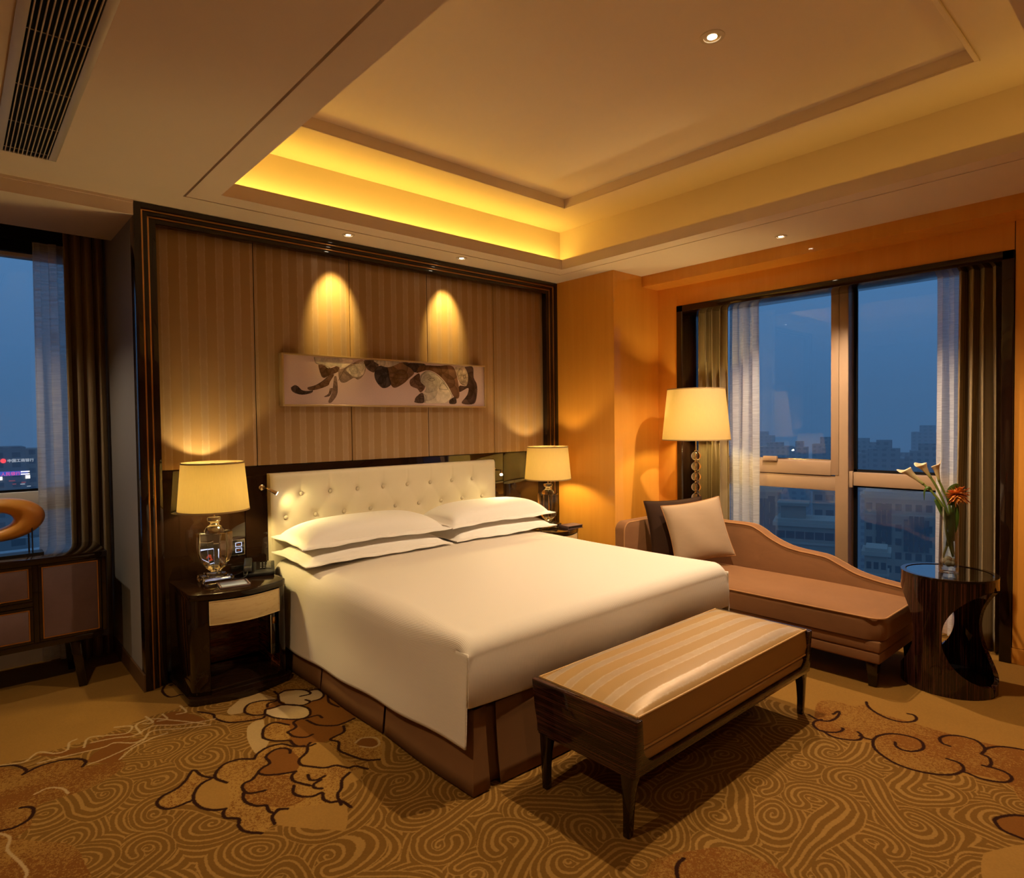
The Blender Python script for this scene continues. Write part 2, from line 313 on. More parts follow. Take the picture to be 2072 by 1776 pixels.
STROKES=[["d",[[0.005,-1.2],[-0.024,-1.148],[-0.039,-1.076],[-0.089,-1.143],[-0.131,-1.181],[-0.19,-1.202],[-0.218,-1.237],[-0.213,-1.286],[-0.182,-1.319],[-0.107,-1.317]]],["d",[[-0.0,-1.201],[-0.048,-1.218],[-0.089,-1.273],[-0.104,-1.338],[-0.091,-1.404],[-0.059,-1.45],[-0.025,-1.469]]],["d",[[0.194,-1.166],[0.141,-1.121],[0.079,-1.119],[0.03,-1.165],[0.015,-1.215],[0.039,-1.281]]],["d",[[0.194,-1.166],[0.224,-1.128],[0.277,-1.104],[0.34,-1.118],[0.373,-1.179],[0.412,-1.209]]],["d",[[0.336,-1.227],[0.347,-1.199],[0.333,-1.165],[0.294,-1.149],[0.242,-1.182],[0.234,-1.249],[0.195,-1.267],[0.167,-1.293],[0.181,-1.332],[0.221,-1.364],[0.27,-1.389],[0.293,-1.397]]],["d",[[0.446,-1.201],[0.426,-1.219],[0.396,-1.274],[0.345,-1.312],[0.331,-1.359],[0.356,-1.403],[0.398,-1.456],[0.446,-1.474],[0.476,-1.529],[0.506,-1.538],[0.534,-1.596]]],["d",[[0.163,-1.297],[0.126,-1.331],[0.094,-1.337],[0.074,-1.367],[0.079,-1.423],[0.12,-1.445],[0.138,-1.45]]],["d",[[0.066,-1.406],[0.051,-1.449],[0.054,-1.495],[0.077,-1.538],[0.103,-1.558],[0.097,-1.599],[0.108,-1.63],[0.128,-1.617],[0.157,-1.638]]],["d",[[0.126,-1.622],[0.093,-1.646],[0.083,-1.697]]],["d",[[-0.025,-1.469],[-0.041,-1.492],[-0.044,-1.53],[-0.009,-1.573],[-0.024,-1.618],[-0.015,-1.67],[0.025,-1.719]]],["d",[[0.293,-1.397],[0.264,-1.421],[0.255,-1.463],[0.27,-1.501],[0.292,-1.546]]],["d",[[0.242,-1.499],[0.219,-1.548],[0.231,-1.593],[0.267,-1.626],[0.307,-1.629],[0.292,-1.672],[0.303,-1.715],[0.338,-1.737],[0.348,-1.8]]],["d",[[0.462,-1.568],[0.413,-1.598],[0.381,-1.652],[0.346,-1.689],[0.327,-1.759]]],["d",[[0.32,-1.46],[0.311,-1.503],[0.334,-1.524],[0.369,-1.519]]],["d",[[0.345,-1.535],[0.307,-1.548],[0.3,-1.576],[0.32,-1.6]]],["d",[[0.543,-0.501],[0.546,-0.548],[0.6,-0.533],[0.664,-0.58],[0.686,-0.628],[0.68,-0.674],[0.627,-0.667]]],["d",[[0.546,-0.548],[0.519,-0.627],[0.513,-0.683],[0.543,-0.739],[0.59,-0.784],[0.637,-0.771],[0.628,-0.73]]],["d",[[0.686,-0.628],[0.738,-0.641],[0.737,-0.727],[0.697,-0.775],[0.65,-0.772]]],["d",[[0.397,-0.749],[0.423,-0.697],[0.465,-0.705],[0.505,-0.703],[0.562,-0.757],[0.594,-0.838],[0.573,-0.914],[0.525,-0.935],[0.471,-0.898],[0.419,-0.824],[0.397,-0.749]]],["d",[[0.395,-0.754],[0.347,-0.717],[0.328,-0.646],[0.373,-0.571],[0.437,-0.571],[0.511,-0.62]]],["d",[[0.438,-0.673],[0.46,-0.633],[0.512,-0.634]]],["d",[[0.312,-0.948],[0.343,-0.895],[0.399,-0.877],[0.442,-0.953]]],["d",[[0.312,-0.948],[0.298,-1.001],[0.326,-1.064],[0.383,-1.112]]],["d",[[0.408,-1.022],[0.459,-1.003],[0.471,-0.944],[0.514,-0.932],[0.547,-0.944]]],["d",[[0.408,-1.022],[0.412,-1.085],[0.451,-1.134],[0.489,-1.131]]],["d",[[0.528,-0.944],[0.595,-0.953],[0.602,-0.996]]],["d",[[0.531,-0.966],[0.549,-1.053],[0.608,-1.119],[0.656,-1.128],[0.721,-1.118]]],["d",[[0.641,-1.157],[0.613,-1.214],[0.533,-1.236],[0.549,-1.291],[0.516,-1.357],[0.529,-1.427],[0.563,-1.521],[0.613,-1.562]]],["d",[[0.383,-1.112],[0.384,-1.18],[0.423,-1.225],[0.458,-1.227]]],["d",[[0.754,-0.744],[0.711,-0.849],[0.723,-0.94]]],["d",[[0.145,-0.474],[0.193,-0.557],[0.19,-0.628],[0.236,-0.725],[0.359,-0.786],[0.389,-0.771]]],["d",[[-0.675,-0.443],[-0.626,-0.475],[-0.59,-0.563],[-0.604,-0.596],[-0.547,-0.563],[-0.468,-0.567],[-0.401,-0.611],[-0.382,-0.661],[-0.399,-0.7]]],["d",[[-0.632,-0.896],[-0.604,-0.918],[-0.595,-0.958],[-0.614,-1.012],[-0.66,-1.039],[-0.702,-1.029]]],["d",[[0.1,0.029],[0.069,-0.054],[0.08,-0.164],[0.141,-0.166],[0.148,-0.062],[0.123,0.017]]],["d",[[2.461,-2.694],[2.439,-2.747],[2.458,-2.788],[2.515,-2.804],[2.585,-2.796],[2.611,-2.781],[2.556,-2.778]]],["d",[[2.454,-2.761],[2.407,-2.746],[2.362,-2.76],[2.333,-2.801],[2.351,-2.844],[2.386,-2.872],[2.426,-2.875],[2.437,-2.866]]],["d",[[2.339,-2.812],[2.315,-2.863],[2.326,-2.912],[2.363,-2.96],[2.404,-2.967],[2.437,-2.951],[2.451,-2.933]]],["d",[[2.417,-2.954],[2.413,-2.985],[2.424,-3.011]]],["d",[[2.474,-3.088],[2.437,-3.103],[2.421,-3.136],[2.443,-3.173],[2.496,-3.194],[2.539,-3.186],[2.577,-3.159],[2.583,-3.109],[2.552,-3.051],[2.494,-3.018],[2.432,-3.011],[2.362,-3.032],[2.309,-3.078],[2.27,-3.154],[2.271,-3.229],[2.303,-3.301],[2.351,-3.346],[2.405,-3.365],[2.448,-3.362],[2.479,-3.337],[2.479,-3.293]]],["d",[[2.833,-2.841],[2.787,-2.862],[2.74,-2.911],[2.708,-2.985],[2.718,-3.043],[2.762,-3.078],[2.811,-3.082],[2.844,-3.06],[2.839,-3.034]]],["d",[[2.617,-3.271],[2.622,-3.239],[2.668,-3.219],[2.72,-3.234],[2.758,-3.273],[2.768,-3.333],[2.736,-3.369],[2.693,-3.389],[2.639,-3.386]]],["d",[[2.639,-3.386],[2.624,-3.417],[2.572,-3.435],[2.534,-3.432],[2.528,-3.415]]],["d",[[2.706,-3.39],[2.734,-3.399],[2.784,-3.434],[2.82,-3.508],[2.816,-3.596]]],["d",[[2.528,-3.415],[2.539,-3.458],[2.529,-3.501],[2.496,-3.521],[2.451,-3.515],[2.418,-3.481],[2.4,-3.431],[2.408,-3.388],[2.405,-3.365]]],["d",[[2.274,-3.702],[2.215,-3.606],[2.179,-3.568],[2.124,-3.54],[2.089,-3.542],[2.052,-3.574],[2.047,-3.633],[2.045,-3.731]]],["d",[[1.062,-2.862],[1.024,-2.865],[0.986,-2.885],[0.948,-2.92]]],["w",[[-0.674,-0.43],[-0.591,-0.467],[-0.534,-0.407],[-0.477,-0.474],[-0.431,-0.473],[-0.413,-0.399],[-0.382,-0.381]]],["w",[[-0.544,-0.525],[-0.42,-0.542],[-0.301,-0.564],[-0.25,-0.551],[-0.182,-0.615],[-0.14,-0.607],[-0.208,-0.651],[-0.32,-0.691],[-0.376,-0.695]]],["w",[[-0.219,-0.368],[-0.154,-0.412],[-0.187,-0.481],[-0.271,-0.436],[-0.336,-0.407],[-0.368,-0.501]]],["w",[[-0.103,-0.425],[-0.063,-0.444],[-0.075,-0.343]]],["w",[[-0.042,-0.446],[0.001,-0.451],[-0.003,-0.373]]],["w",[[0.053,-0.426],[0.098,-0.43],[0.094,-0.329]]],["w",[[-0.336,-0.471],[-0.241,-0.496],[-0.166,-0.534],[-0.073,-0.488],[0.021,-0.558],[0.131,-0.609],[0.185,-0.623]]],["w",[[-0.142,-0.62],[-0.085,-0.544],[0.028,-0.616],[0.147,-0.676]]],["w",[[-0.135,-0.531],[-0.133,-0.414],[-0.054,-0.399],[0.016,-0.483],[0.133,-0.645]]],["w",[[-0.264,-0.744],[-0.192,-0.667],[-0.102,-0.626],[-0.038,-0.621]]],["w",[[-0.58,-0.818],[-0.534,-0.802],[-0.49,-0.848],[-0.476,-0.907]]],["w",[[-0.703,-1.047],[-0.678,-1.107],[-0.689,-1.186],[-0.662,-1.295],[-0.648,-1.372],[-0.658,-1.424]]],["w",[[0.605,-1.35],[0.653,-1.332],[0.7,-1.376],[0.684,-1.438],[0.642,-1.445],[0.606,-1.396]]]]
ART=[["p",[70,55,50],[[0.028,0.339],[0.043,0.387],[0.057,0.362],[0.072,0.291],[0.094,0.274],[0.116,0.291],[0.112,0.243],[0.084,0.203],[0.058,0.206],[0.034,0.257]]],["p",[105,75,55],[[0.096,0.347],[0.13,0.404],[0.162,0.506],[0.182,0.593],[0.21,0.644],[0.191,0.489],[0.181,0.401],[0.134,0.311],[0.103,0.297]]],["p",[98,68,48],[[0.143,0.831],[0.164,0.825],[0.192,0.768],[0.23,0.831],[0.229,0.712],[0.191,0.619],[0.163,0.559],[0.15,0.653]]],["p",[205,190,175],[[0.126,0.98],[0.174,0.983],[0.284,0.989],[0.288,0.901],[0.249,0.794],[0.211,0.828],[0.185,0.766],[0.164,0.836],[0.139,0.839],[0.13,0.901]]],["p",[150,125,112],[[0.229,0.746],[0.258,0.794],[0.288,0.879],[0.334,0.992],[0.351,0.895],[0.353,0.763],[0.337,0.624],[0.317,0.554],[0.297,0.585],[0.257,0.477],[0.234,0.517]]],["p",[203,188,174],[[0.268,0.785],[0.339,0.96],[0.351,0.85],[0.342,0.669],[0.307,0.596],[0.277,0.678]]],["p",[130,105,95],[[0.21,0.599],[0.22,0.579],[0.223,0.254],[0.198,0.059],[0.182,0.059],[0.199,0.254],[0.205,0.427]]],["p",[130,105,95],[[0.19,0.339],[0.202,0.339],[0.189,0.186],[0.164,0.164],[0.183,0.229]]],["p",[85,65,55],[[0.349,0.983],[0.4,0.989],[0.416,0.89],[0.399,0.771],[0.388,0.726],[0.358,0.808]]],["p",[110,78,48],[[0.458,0.867],[0.518,0.975],[0.574,0.977],[0.596,0.768],[0.567,0.621],[0.538,0.5],[0.494,0.398],[0.472,0.489],[0.462,0.65]]],["p",[60,50,48],[[0.399,0.794],[0.421,0.879],[0.458,0.853],[0.468,0.627],[0.475,0.466],[0.44,0.381],[0.414,0.458],[0.396,0.613]]],["p",[200,185,170],[[0.398,0.997],[0.518,0.997],[0.49,0.898],[0.453,0.859],[0.416,0.912]]],["p",[70,55,50],[[0.54,0.98],[0.649,0.986],[0.654,0.853],[0.602,0.771],[0.579,0.862]]],["p",[95,65,48],[[0.575,0.599],[0.619,0.751],[0.63,0.658],[0.653,0.444],[0.629,0.308],[0.612,0.39],[0.577,0.458]]],["p",[200,188,175],[[0.631,0.729],[0.666,0.819],[0.714,0.746],[0.762,0.582],[0.805,0.291],[0.773,0.088],[0.724,0.062],[0.646,0.071],[0.643,0.274],[0.659,0.421],[0.63,0.562]]],["p",[85,62,52],[[0.884,0.972],[0.931,0.983],[0.937,0.715],[0.956,0.537],[0.955,0.28],[0.935,0.059],[0.862,0.068],[0.895,0.274],[0.902,0.452],[0.85,0.345],[0.85,0.497],[0.896,0.528]]],["p",[195,175,155],[[0.827,0.958],[0.878,0.969],[0.901,0.782],[0.897,0.554],[0.876,0.511],[0.851,0.596]]],["p",[105,72,50],[[0.608,0.76],[0.631,0.932],[0.727,0.958],[0.814,0.955],[0.844,0.52],[0.846,0.218],[0.817,0.218],[0.775,0.534],[0.726,0.749],[0.672,0.839]]],["p",[80,62,55],[[0.594,0.079],[0.605,0.201],[0.64,0.299],[0.646,0.071]]],["p",[75,58,50],[[0.792,0.153],[0.824,0.218],[0.829,0.065],[0.791,0.051]]],["l",[50,40,35],[[0.627,0.548],[0.636,0.706],[0.669,0.822],[0.726,0.723],[0.78,0.438],[0.808,0.215]]],["l",[70,55,45],[[0.228,0.517],[0.258,0.763],[0.288,0.879],[0.323,0.91]]],["l",[60,48,42],[[0.646,0.274],[0.658,0.203],[0.651,0.071]]],["l",[60,48,42],[[0.671,0.616],[0.69,0.655],[0.708,0.621],[0.689,0.582],[0.671,0.616]]],["l",[60,48,42],[[0.731,0.407],[0.75,0.556],[0.78,0.398],[0.731,0.407]]],["l",[60,48,42],[[0.126,0.98],[0.132,0.859],[0.164,0.836],[0.192,0.771]]],["l",[90,70,60],[[0.468,0.695],[0.517,0.751],[0.584,0.72]]],["l",[70,52,42],[[0.479,0.627],[0.528,0.613],[0.567,0.644]]],["l",[60,48,42],[[0.852,0.924],[0.839,0.746],[0.857,0.573],[0.883,0.514]]],["l",[60,48,42],[[0.096,0.347],[0.139,0.418],[0.182,0.573]]],["l",[60,48,42],[[0.874,0.754],[0.887,0.78],[0.884,0.692],[0.874,0.703],[0.874,0.754]]]]
# ------------------------------------------------------------------ pattern painter (carpet and canvas patterns, computed here)
class Paint:
    def __init__(self, w, h, tx):
        self.w, self.h, self.tx = w, h, tx
        self.a = np.zeros((h, w, 3), np.float32)
    def P(self, pts): return np.array([self.tx(*p[:2]) for p in pts], np.float32)
    def bbox(self, q, m):
        x0 = max(0, int(q[:,0].min()-m)); x1 = min(self.w, int(q[:,0].max()+m)+2)
        y0 = max(0, int(q[:,1].min()-m)); y1 = min(self.h, int(q[:,1].max()+m)+2)
        if x1 <= x0 or y1 <= y0: return None
        gx, gy = np.meshgrid(np.arange(x0, x1, dtype=np.float32), np.arange(y0, y1, dtype=np.float32))
        return slice(y0, y1), slice(x0, x1), gx, gy
    def mask(self, pts, smooth=5, closed=True):
        q = self.P(pts)
        if smooth:
            n = len(q); q2 = np.array(catmull(list(np.vstack([q, q[:2]])), smooth)); q = q2[:-smooth].astype(np.float32)
        b = self.bbox(q, 2)
        if b is None: return None
        sy, sx, gx, gy = b; m = np.zeros(gx.shape, bool)
        for i in range(len(q)):
            xa, ya = q[i]; xb, yb = q[(i+1) % len(q)]
            if ya == yb: continue
            c = ((ya > gy) != (yb > gy)) & (gx < (xb-xa)*(gy-ya)/(yb-ya)+xa); m ^= c
        return sy, sx, gx, gy, m
    def dist(self, pts, wid, smooth=6):
        q = self.P(pts)
        if smooth: q = np.array(catmull(list(q), smooth), np.float32)
        b = self.bbox(q, wid+2)
        if b is None: return None
        sy, sx, gx, gy = b; d = np.full(gx.shape, 1e9, np.float32)
        for i in range(len(q)-1):
            a = q[i]; e = q[i+1]-a; L = float(e@e)+1e-9
            t = np.clip(((gx-a[0])*e[0]+(gy-a[1])*e[1])/L, 0, 1)
            d = np.minimum(d, (gx-a[0]-t*e[0])**2+(gy-a[1]-t*e[1])**2)
        return sy, sx, np.sqrt(d)
    def blend(self, sy, sx, al, col):
        al = al[..., None]; self.a[sy, sx] = self.a[sy, sx]*(1-al)+np.asarray(col, np.float32)*al
    def image(self, name):
        im = bpy.data.images.new(name, self.w, self.h, float_buffer=True)
        im.colorspace_settings.name = 'Non-Color' if False else im.colorspace_settings.name
        px = np.ones((self.h, self.w, 4), np.float32); px[..., :3] = self.a
        im.pixels.foreach_set(px.ravel()); im.update(); im.pack(); return im

def smooth_noise(h, w, cell, seed):
    r = np.random.default_rng(seed); gh, gw = int(h/cell)+3, int(w/cell)+3
    g = r.random((gh, gw)).astype(np.float32)
    y = np.arange(h)/cell; x = np.arange(w)/cell
    yi = y.astype(int); xi = x.astype(int); fy = (y-yi).astype(np.float32); fx = (x-xi).astype(np.float32)
    fy = fy*fy*(3-2*fy); fx = fx*fx*(3-2*fx)
    a = g[yi][:, xi]*(1-fx)+g[yi][:, xi+1]*fx; b = g[yi+1][:, xi]*(1-fx)+g[yi+1][:, xi+1]*fx
    return a*(1-fy)[:, None]+b*fy[:, None]

FX0, FX1, FY0, FY1, FRES = -1.05, 4.15, -3.95, 1.05, .0025
def carpet_image():
    w, h = int((FX1-FX0)/FRES), int((FY1-FY0)/FRES)
    p = Paint(w, h, lambda x, y: ((x-FX0)/FRES, (y-FY0)/FRES))
    C = dict(base=(.134,.064,.012), line=(.240,.130,.032), plain=(.225,.115,.024), tan=(.25,.132,.030), gold=(.27,.145,.032), rust=(.150,.056,.010), rust2=(.135,.050,.009), cream=(.42,.30,.15), cream2=(.32,.21,.085), dark=(.020,.006,.003), white=(.34,.235,.11))
    gx, gy = np.meshgrid(np.arange(w, dtype=np.float32)*FRES+FX0, np.arange(h, dtype=np.float32)*FRES+FY0)
    # wave ground: rings and spirals around scattered centres that run into one another
    r = np.random.default_rng(11); cs = []; lam = .0275
    for _ in range(9000):
        c = (r.uniform(FX0-.2, FX1+.2), r.uniform(FY0-.2, FY1+.2))
        if all((c[0]-q[0])**2+(c[1]-q[1])**2 > .185**2 for q in cs): cs.append(c)
    wx = gx+.09*(smooth_noise(h, w, 120, 3)-.5)+.036*(smooth_noise(h, w, 55, 4)-.5); wy = gy+.09*(smooth_noise(h, w, 120, 5)-.5)+.036*(smooth_noise(h, w, 55, 6)-.5)
    key = np.full((h, w), 9.0, np.float32); ph = np.zeros((h, w), np.float32)
    def window(x0, x1, y0, y1):
        ix0, ix1 = max(0, int((x0-FX0)/FRES)), min(w, int((x1-FX0)/FRES)); iy0, iy1 = max(0, int((y0-FY0)/FRES)), min(h, int((y1-FY0)/FRES))
        return (slice(iy0, iy1), slice(ix0, ix1)) if ix1 > ix0 and iy1 > iy0 else None
    for c in cs:                                            # spirals that overlap one another like scales
        R1 = r.uniform(.12, .25); pr = r.uniform(0, .055); e = r.uniform(.85, 1.18); th = r.uniform(0, PI); sg = 1 if r.random() < .5 else -1; rad = R1*1.5+.05
        s = window(c[0]-rad, c[0]+rad, c[1]-rad, c[1]+rad)
        if s is None: continue
        dx = wx[s]-c[0]; dy = wy[s]-c[1]; a = dx*math.cos(th)+dy*math.sin(th); b2 = -dx*math.sin(th)+dy*math.cos(th)
        d = np.sqrt((a*e)**2+(b2/e)**2); t = d+sg*np.arctan2(dy, dx)/(2*PI)*lam
        kk = np.where(d < R1, pr+np.where(d < R1*.5, d*.2, R1*.1+(d-R1*.5)), 5+d); k = kk < key[s]
        key[s] = np.where(k, kk, key[s]); ph[s] = np.where(k, t/lam, ph[s])
    CA = np.array(cs); used = set()
    for i in r.permutation(len(CA)):                        # S-shaped bundles of lines winding from one spiral into the next
        if i in used: continue
        dd = np.hypot(*(CA-CA[i]).T); cand = [j for j in np.argsort(dd)[1:10] if .22 < dd[j] < .44 and j not in used]
        if not cand: continue
        j = cand[int(r.integers(len(cand)))]; used |= {int(i), int(j)}
        a0 = math.atan2(CA[j][1]-CA[i][1], CA[j][0]-CA[i][0]); sg = 1 if r.random() < .5 else -1; R1, R2 = r.uniform(.075, .10), r.uniform(.075, .10); P = []
        for q in range(10): an = a0+sg*(PI*1.45*(1-q/9)+PI*.30); rr = R1*(.80+.2*q/9); P.append((CA[i][0]+rr*math.cos(an), CA[i][1]+rr*math.sin(an)))
        for q in range(10): an = a0+PI+sg*(PI*.30+PI*1.45*(q/9)); rr = R2*(1-.2*q/9); P.append((CA[j][0]+rr*math.cos(an), CA[j][1]+rr*math.sin(an)))
        q = np.array(catmull(P, 2)); hw = lam*float(r.choice([1.6, 2.1]))
        s = window(q[:,0].min()-hw-.08, q[:,0].max()+hw+.08, q[:,1].min()-hw-.08, q[:,1].max()+hw+.08)
        if s is None: continue
        gx_, gy_ = wx[s], wy[s]; D = np.full(gx_.shape, 9.0, np.float32)
        for k in range(len(q)-1):
            a = q[k].astype(np.float32); e = (q[k+1]-q[k]).astype(np.float32); LL = float(e@e)+1e-12
            t = np.clip(((gx_-a[0])*e[0]+(gy_-a[1])*e[1])/LL, 0, 1); D = np.minimum(D, (gx_-a[0]-t*e[0])**2+(gy_-a[1]-t*e[1])**2)
        D = np.sqrt(D); ph[s] = np.where(D < hw, (hw-D)/lam, ph[s])
    tri = np.abs(ph-np.round(ph))*2
    grain = smooth_noise(h, w, 2, 21)-.5
    line = np.clip((.38-tri+grain*.16)/.10, 0, 1)
    p.a[:] = np.asarray(C['base'], np.float32); p.blend(slice(None), slice(None), line, C['line'])
    spk = r.random((h, w)).astype(np.float32); spk = .5*spk+.5*smooth_noise(h, w, 3, 9); big = smooth_noise(h, w, 55, 8)
    for kind, pts in FILLS:
        m = p.mask(pts, 4)
        if m is None: continue
        sy, sx, _, _, mk = m; mk = mk.astype(np.float32); sp = spk[sy, sx]; bg = big[sy, sx]
        if kind == 'plain': p.blend(sy, sx, mk, C['plain'])
        elif kind in ('gold',):
            p.blend(sy, sx, mk, C['gold']); p.blend(sy, sx, mk*(sp > .46+.34*bg), C['rust'])
        elif kind in ('mix', 'mixr', 'rusts'):
            base, ov, k0 = (C['plain'], C['rust2'], .62) if kind == 'mix' else ((C['plain'], C['rust'], .66) if kind == 'mixr' else (C['rust'], C['gold'], .62))
            if kind == 'rusts': p.blend(sy, sx, mk, base); p.blend(sy, sx, mk*(sp > k0), ov)
            else:
                if kind == 'mixr': p.blend(sy, sx, mk*.75, base)
                else: p.blend(sy, sx, mk, base)
                p.blend(sy, sx, mk*(sp+bg*.55 > k0+.06), ov)
        else: p.blend(sy, sx, mk, C[kind])
    for kind, pts in STROKES:
        wd = (.0120 if kind == 'd' else .0075)/FRES
        q = p.dist(pts, wd+4)
        if q is None: continue
        sy, sx, d = q; al = np.clip((wd*.5+.6+grain[sy, sx]*1.4-d)/1.2+.5, 0, 1)
        p.blend(sy, sx, al*(1.0 if kind == 'd' else .85), C['dark' if kind == 'd' else 'white'])
    p.a *= (1+.10*grain)[..., None]*(1+.08*(big-.5))[..., None]
    return p.image('carpet_pattern')

def canvas_image():
    w, h = 1400, 286; p = Paint(w, h, lambda x, y: (x*w, y*h))
    bg = smooth_noise(h, w, 120, 31); wv = smooth_noise(h, w, 3, 32)
    p.a[:] = np.asarray(srgb(205, 180, 178), np.float32); p.a *= (1+.10*(bg-.5)+.05*(wv-.5))[..., None]
    n1 = smooth_noise(h, w, 22, 33); n2 = smooth_noise(h, w, 7, 34)
    for kind, c, pts in ART:
        if kind == 'p':
            m = p.mask(pts, 5)
            if m is None: continue
            sy, sx, gx, gy, mk = m; rg = np.random.default_rng(int(abs(pts[0][0])*7919)+len(pts)); th = rg.uniform(0, 2*PI)
            ax = (gx-gx.min())/max(1, np.ptp(gx))-.5; ay = (gy-gy.min())/max(1, np.ptp(gy))-.5; gr = ax*math.cos(th)+ay*math.sin(th)
            fan = np.sin((np.arctan2(ay+.6*math.sin(th), ax+.6*math.cos(th)))*rg.uniform(16, 26)+4*n1[sy, sx])      # brush streaks fanning out
            tone = (1.0+.75*gr+.10*fan+.28*(n1[sy, sx]-.5)+.16*(n2[sy, sx]-.5))[..., None]
            col = np.asarray(srgb(*c), np.float32)*np.clip(tone, .35, 1.7)
            p.blend(sy, sx, mk.astype(np.float32)*.93, col)
            ext = max(np.ptp(gx), np.ptp(gy)); q0 = p.P(pts)
            for _ in range(9):                              # smaller petals lapping over one another, each darker towards its rim
                c0 = q0[rg.integers(len(q0))]*rg.uniform(.45, 1.0)+q0.mean(0)*0; c0 = q0.mean(0)+(q0[rg.integers(len(q0))]-q0.mean(0))*rg.uniform(.2, .95)
                R1 = ext*rg.uniform(.16, .34); e = rg.uniform(.55, 1.0); t2 = rg.uniform(0, PI); dx = gx-c0[0]; dy = gy-c0[1]
                d = np.hypot(dx*math.cos(t2)+dy*math.sin(t2), (-dx*math.sin(t2)+dy*math.cos(t2))/e)/R1
                inside = (d < 1)*mk; sh = rg.uniform(.62, 1.28)
                fanp = 1+.12*np.sin(np.arctan2(dy, dx)*rg.uniform(9, 15))
                p.blend(sy, sx, inside*np.clip(d, .15, 1)**1.6*.62, np.asarray(srgb(*c), np.float32)*np.clip((1.25-.75*d)*sh*fanp, .2, 1.6)[..., None])
                p.blend(sy, sx, np.clip(1-np.abs(d-1)*R1/1.3, 0, 1)*mk*.55*(n2[sy, sx]), np.asarray(srgb(*c), np.float32)*.3)
            q = p.dist(list(pts)+[pts[0]], 3, 5)
            if q is not None:
                sy, sx, d = q; p.blend(sy, sx, np.clip(1.4-d, 0, 1)*.8*(n2[sy, sx]), np.asarray(srgb(*c), np.float32)*.28)
        else:
            q = p.dist(pts, 4, 6)
            if q is not None:
                sy, sx, d = q; p.blend(sy, sx, np.clip(1.9-d, 0, 1)*.8, srgb(*c))
    return p.image('ink_flower_painting')
def image_mat(name, im, rough, bump=0.0, sheen=0.0):
    M = Mat(name); t = M.n('ShaderNodeTexImage'); t.image = im; t.interpolation = 'Linear'; t.extension = 'REPEAT'
    M.t.links.new(M.n('ShaderNodeUVMap').outputs[0], t.inputs[0]); kw = {}
    if bump: kw['Normal'] = M.bump(M.noise(M.pos(), 350, 3, .7), bump, .004)
    M.pbr(t.outputs[0], rough, 0, Sheen_Weight=sheen, Specular_IOR_Level=.06, **kw); return M.m
# ------------------------------------------------------------------ the setting
ZC, XR, XW = 2.8, 3.416, 4.05                       # ceiling height, right end of the bed wall, window wall
RX0, RY0 = -2.6, -6.2                               # left wall, wall behind the camera
mb = MB()
mb.add([(RX0,RY0,0),(4.75,RY0,0),(4.75,1.3,0),(RX0,1.3,0)], [(0,1,2,3)], [((x-FX0)/(FX1-FX0),(y-FY0)/(FY1-FY0)) for x,y in ((RX0,RY0),(4.75,RY0),(4.75,1.3),(RX0,1.3))])
W['carpet'] = image_mat('patterned_carpet', carpet_image(), .95, .35, .0)
struct(obj('floor', mb, W['carpet'], smooth=0), 'tan carpet with brown swirls and outlined clouds', 'floor')
base = MB().box(RX0-.2, 4.95, RY0-.2, 1.5, -.25, -.002); struct(obj('floor_slab', base, W['plaster'], smooth=0))

# ceiling: main plane with a shadow-gap groove, an opening with a lip, a cove and a raised centre
OP = (.353, 3.072, -3.638, -.39); G1 = (.198, 3.211, -3.79, -.237); G2 = (.210, 3.199, -3.778, -.249)
CV = (OP[0]-.486, OP[1]+.486, OP[2]-.486, OP[3]+.486); IN = (.40, 3.076, -3.244, -.426); ZL, ZT, ZI = 2.881, 3.31, 3.375
mb = MB()
mb.ring((RX0, 4.75, RY0, 0.0), G1, ZC, ZC+.03); mb.ring(G2, OP, ZC, ZC+.03)
mb.box(0.0, 4.75, 0.0, .09, ZC, ZC+.03)
mb.ring((OP[0]-.03, OP[1]+.03, OP[2]-.03, OP[3]+.03), OP, ZC+.03, ZL)
mb.ring((CV[0]-.05, CV[1]+.05, CV[2]-.05, CV[3]+.05), (OP[0]-.03, OP[1]+.03, OP[2]-.03, OP[3]+.03), ZC+.03, ZC+.045)
mb.ring((CV[0]-.05, CV[1]+.05, CV[2]-.05, CV[3]+.05), CV, ZC+.045, ZT+.03)
mb.ring(CV, IN, ZT, ZT+.03)
mb.ring((IN[0]-.03, IN[1]+.03, IN[2]-.03, IN[3]+.03), IN, ZT+.03, ZI)
mb.box(IN[0]-.03, IN[1]+.03, IN[2]-.03, IN[3]+.03, ZI, ZI+.03)
ceil = struct(obj('ceiling', mb, W['ceiling'], smooth=0), 'cream ceiling with a lit recessed tray', 'ceiling')
mb = MB().ring((IN[0]-.022, IN[1]+.022, IN[2]-.022, IN[3]+.022), IN, ZT-.010, ZT)
struct(obj('trim_1', mb, W['ceiling'], bevel=.003, smooth=0), 'small moulding round the raised centre of the ceiling', 'trim')

# bed wall block with grey papered return on the left
mb = MB().box(0.0, XR+.01, .092, 1.25, 0, ZC); struct(obj('wall_bed', mb, W['wallpaper'], smooth=0), 'grey papered wall return left of the bed wall', 'wall')
mb = MB().box(-.012, 0.0, .0, .66, 0, .10); mb.box(-.006, 0.0, .0, .10, .10, 2.718)
struct(obj('baseboard_recess', MB().box(-.012, 0.0, .0, .9, 0, .10), W['dull_wood'], bevel=.002, smooth=0), 'low wooden baseboard in the left window recess', 'baseboard')
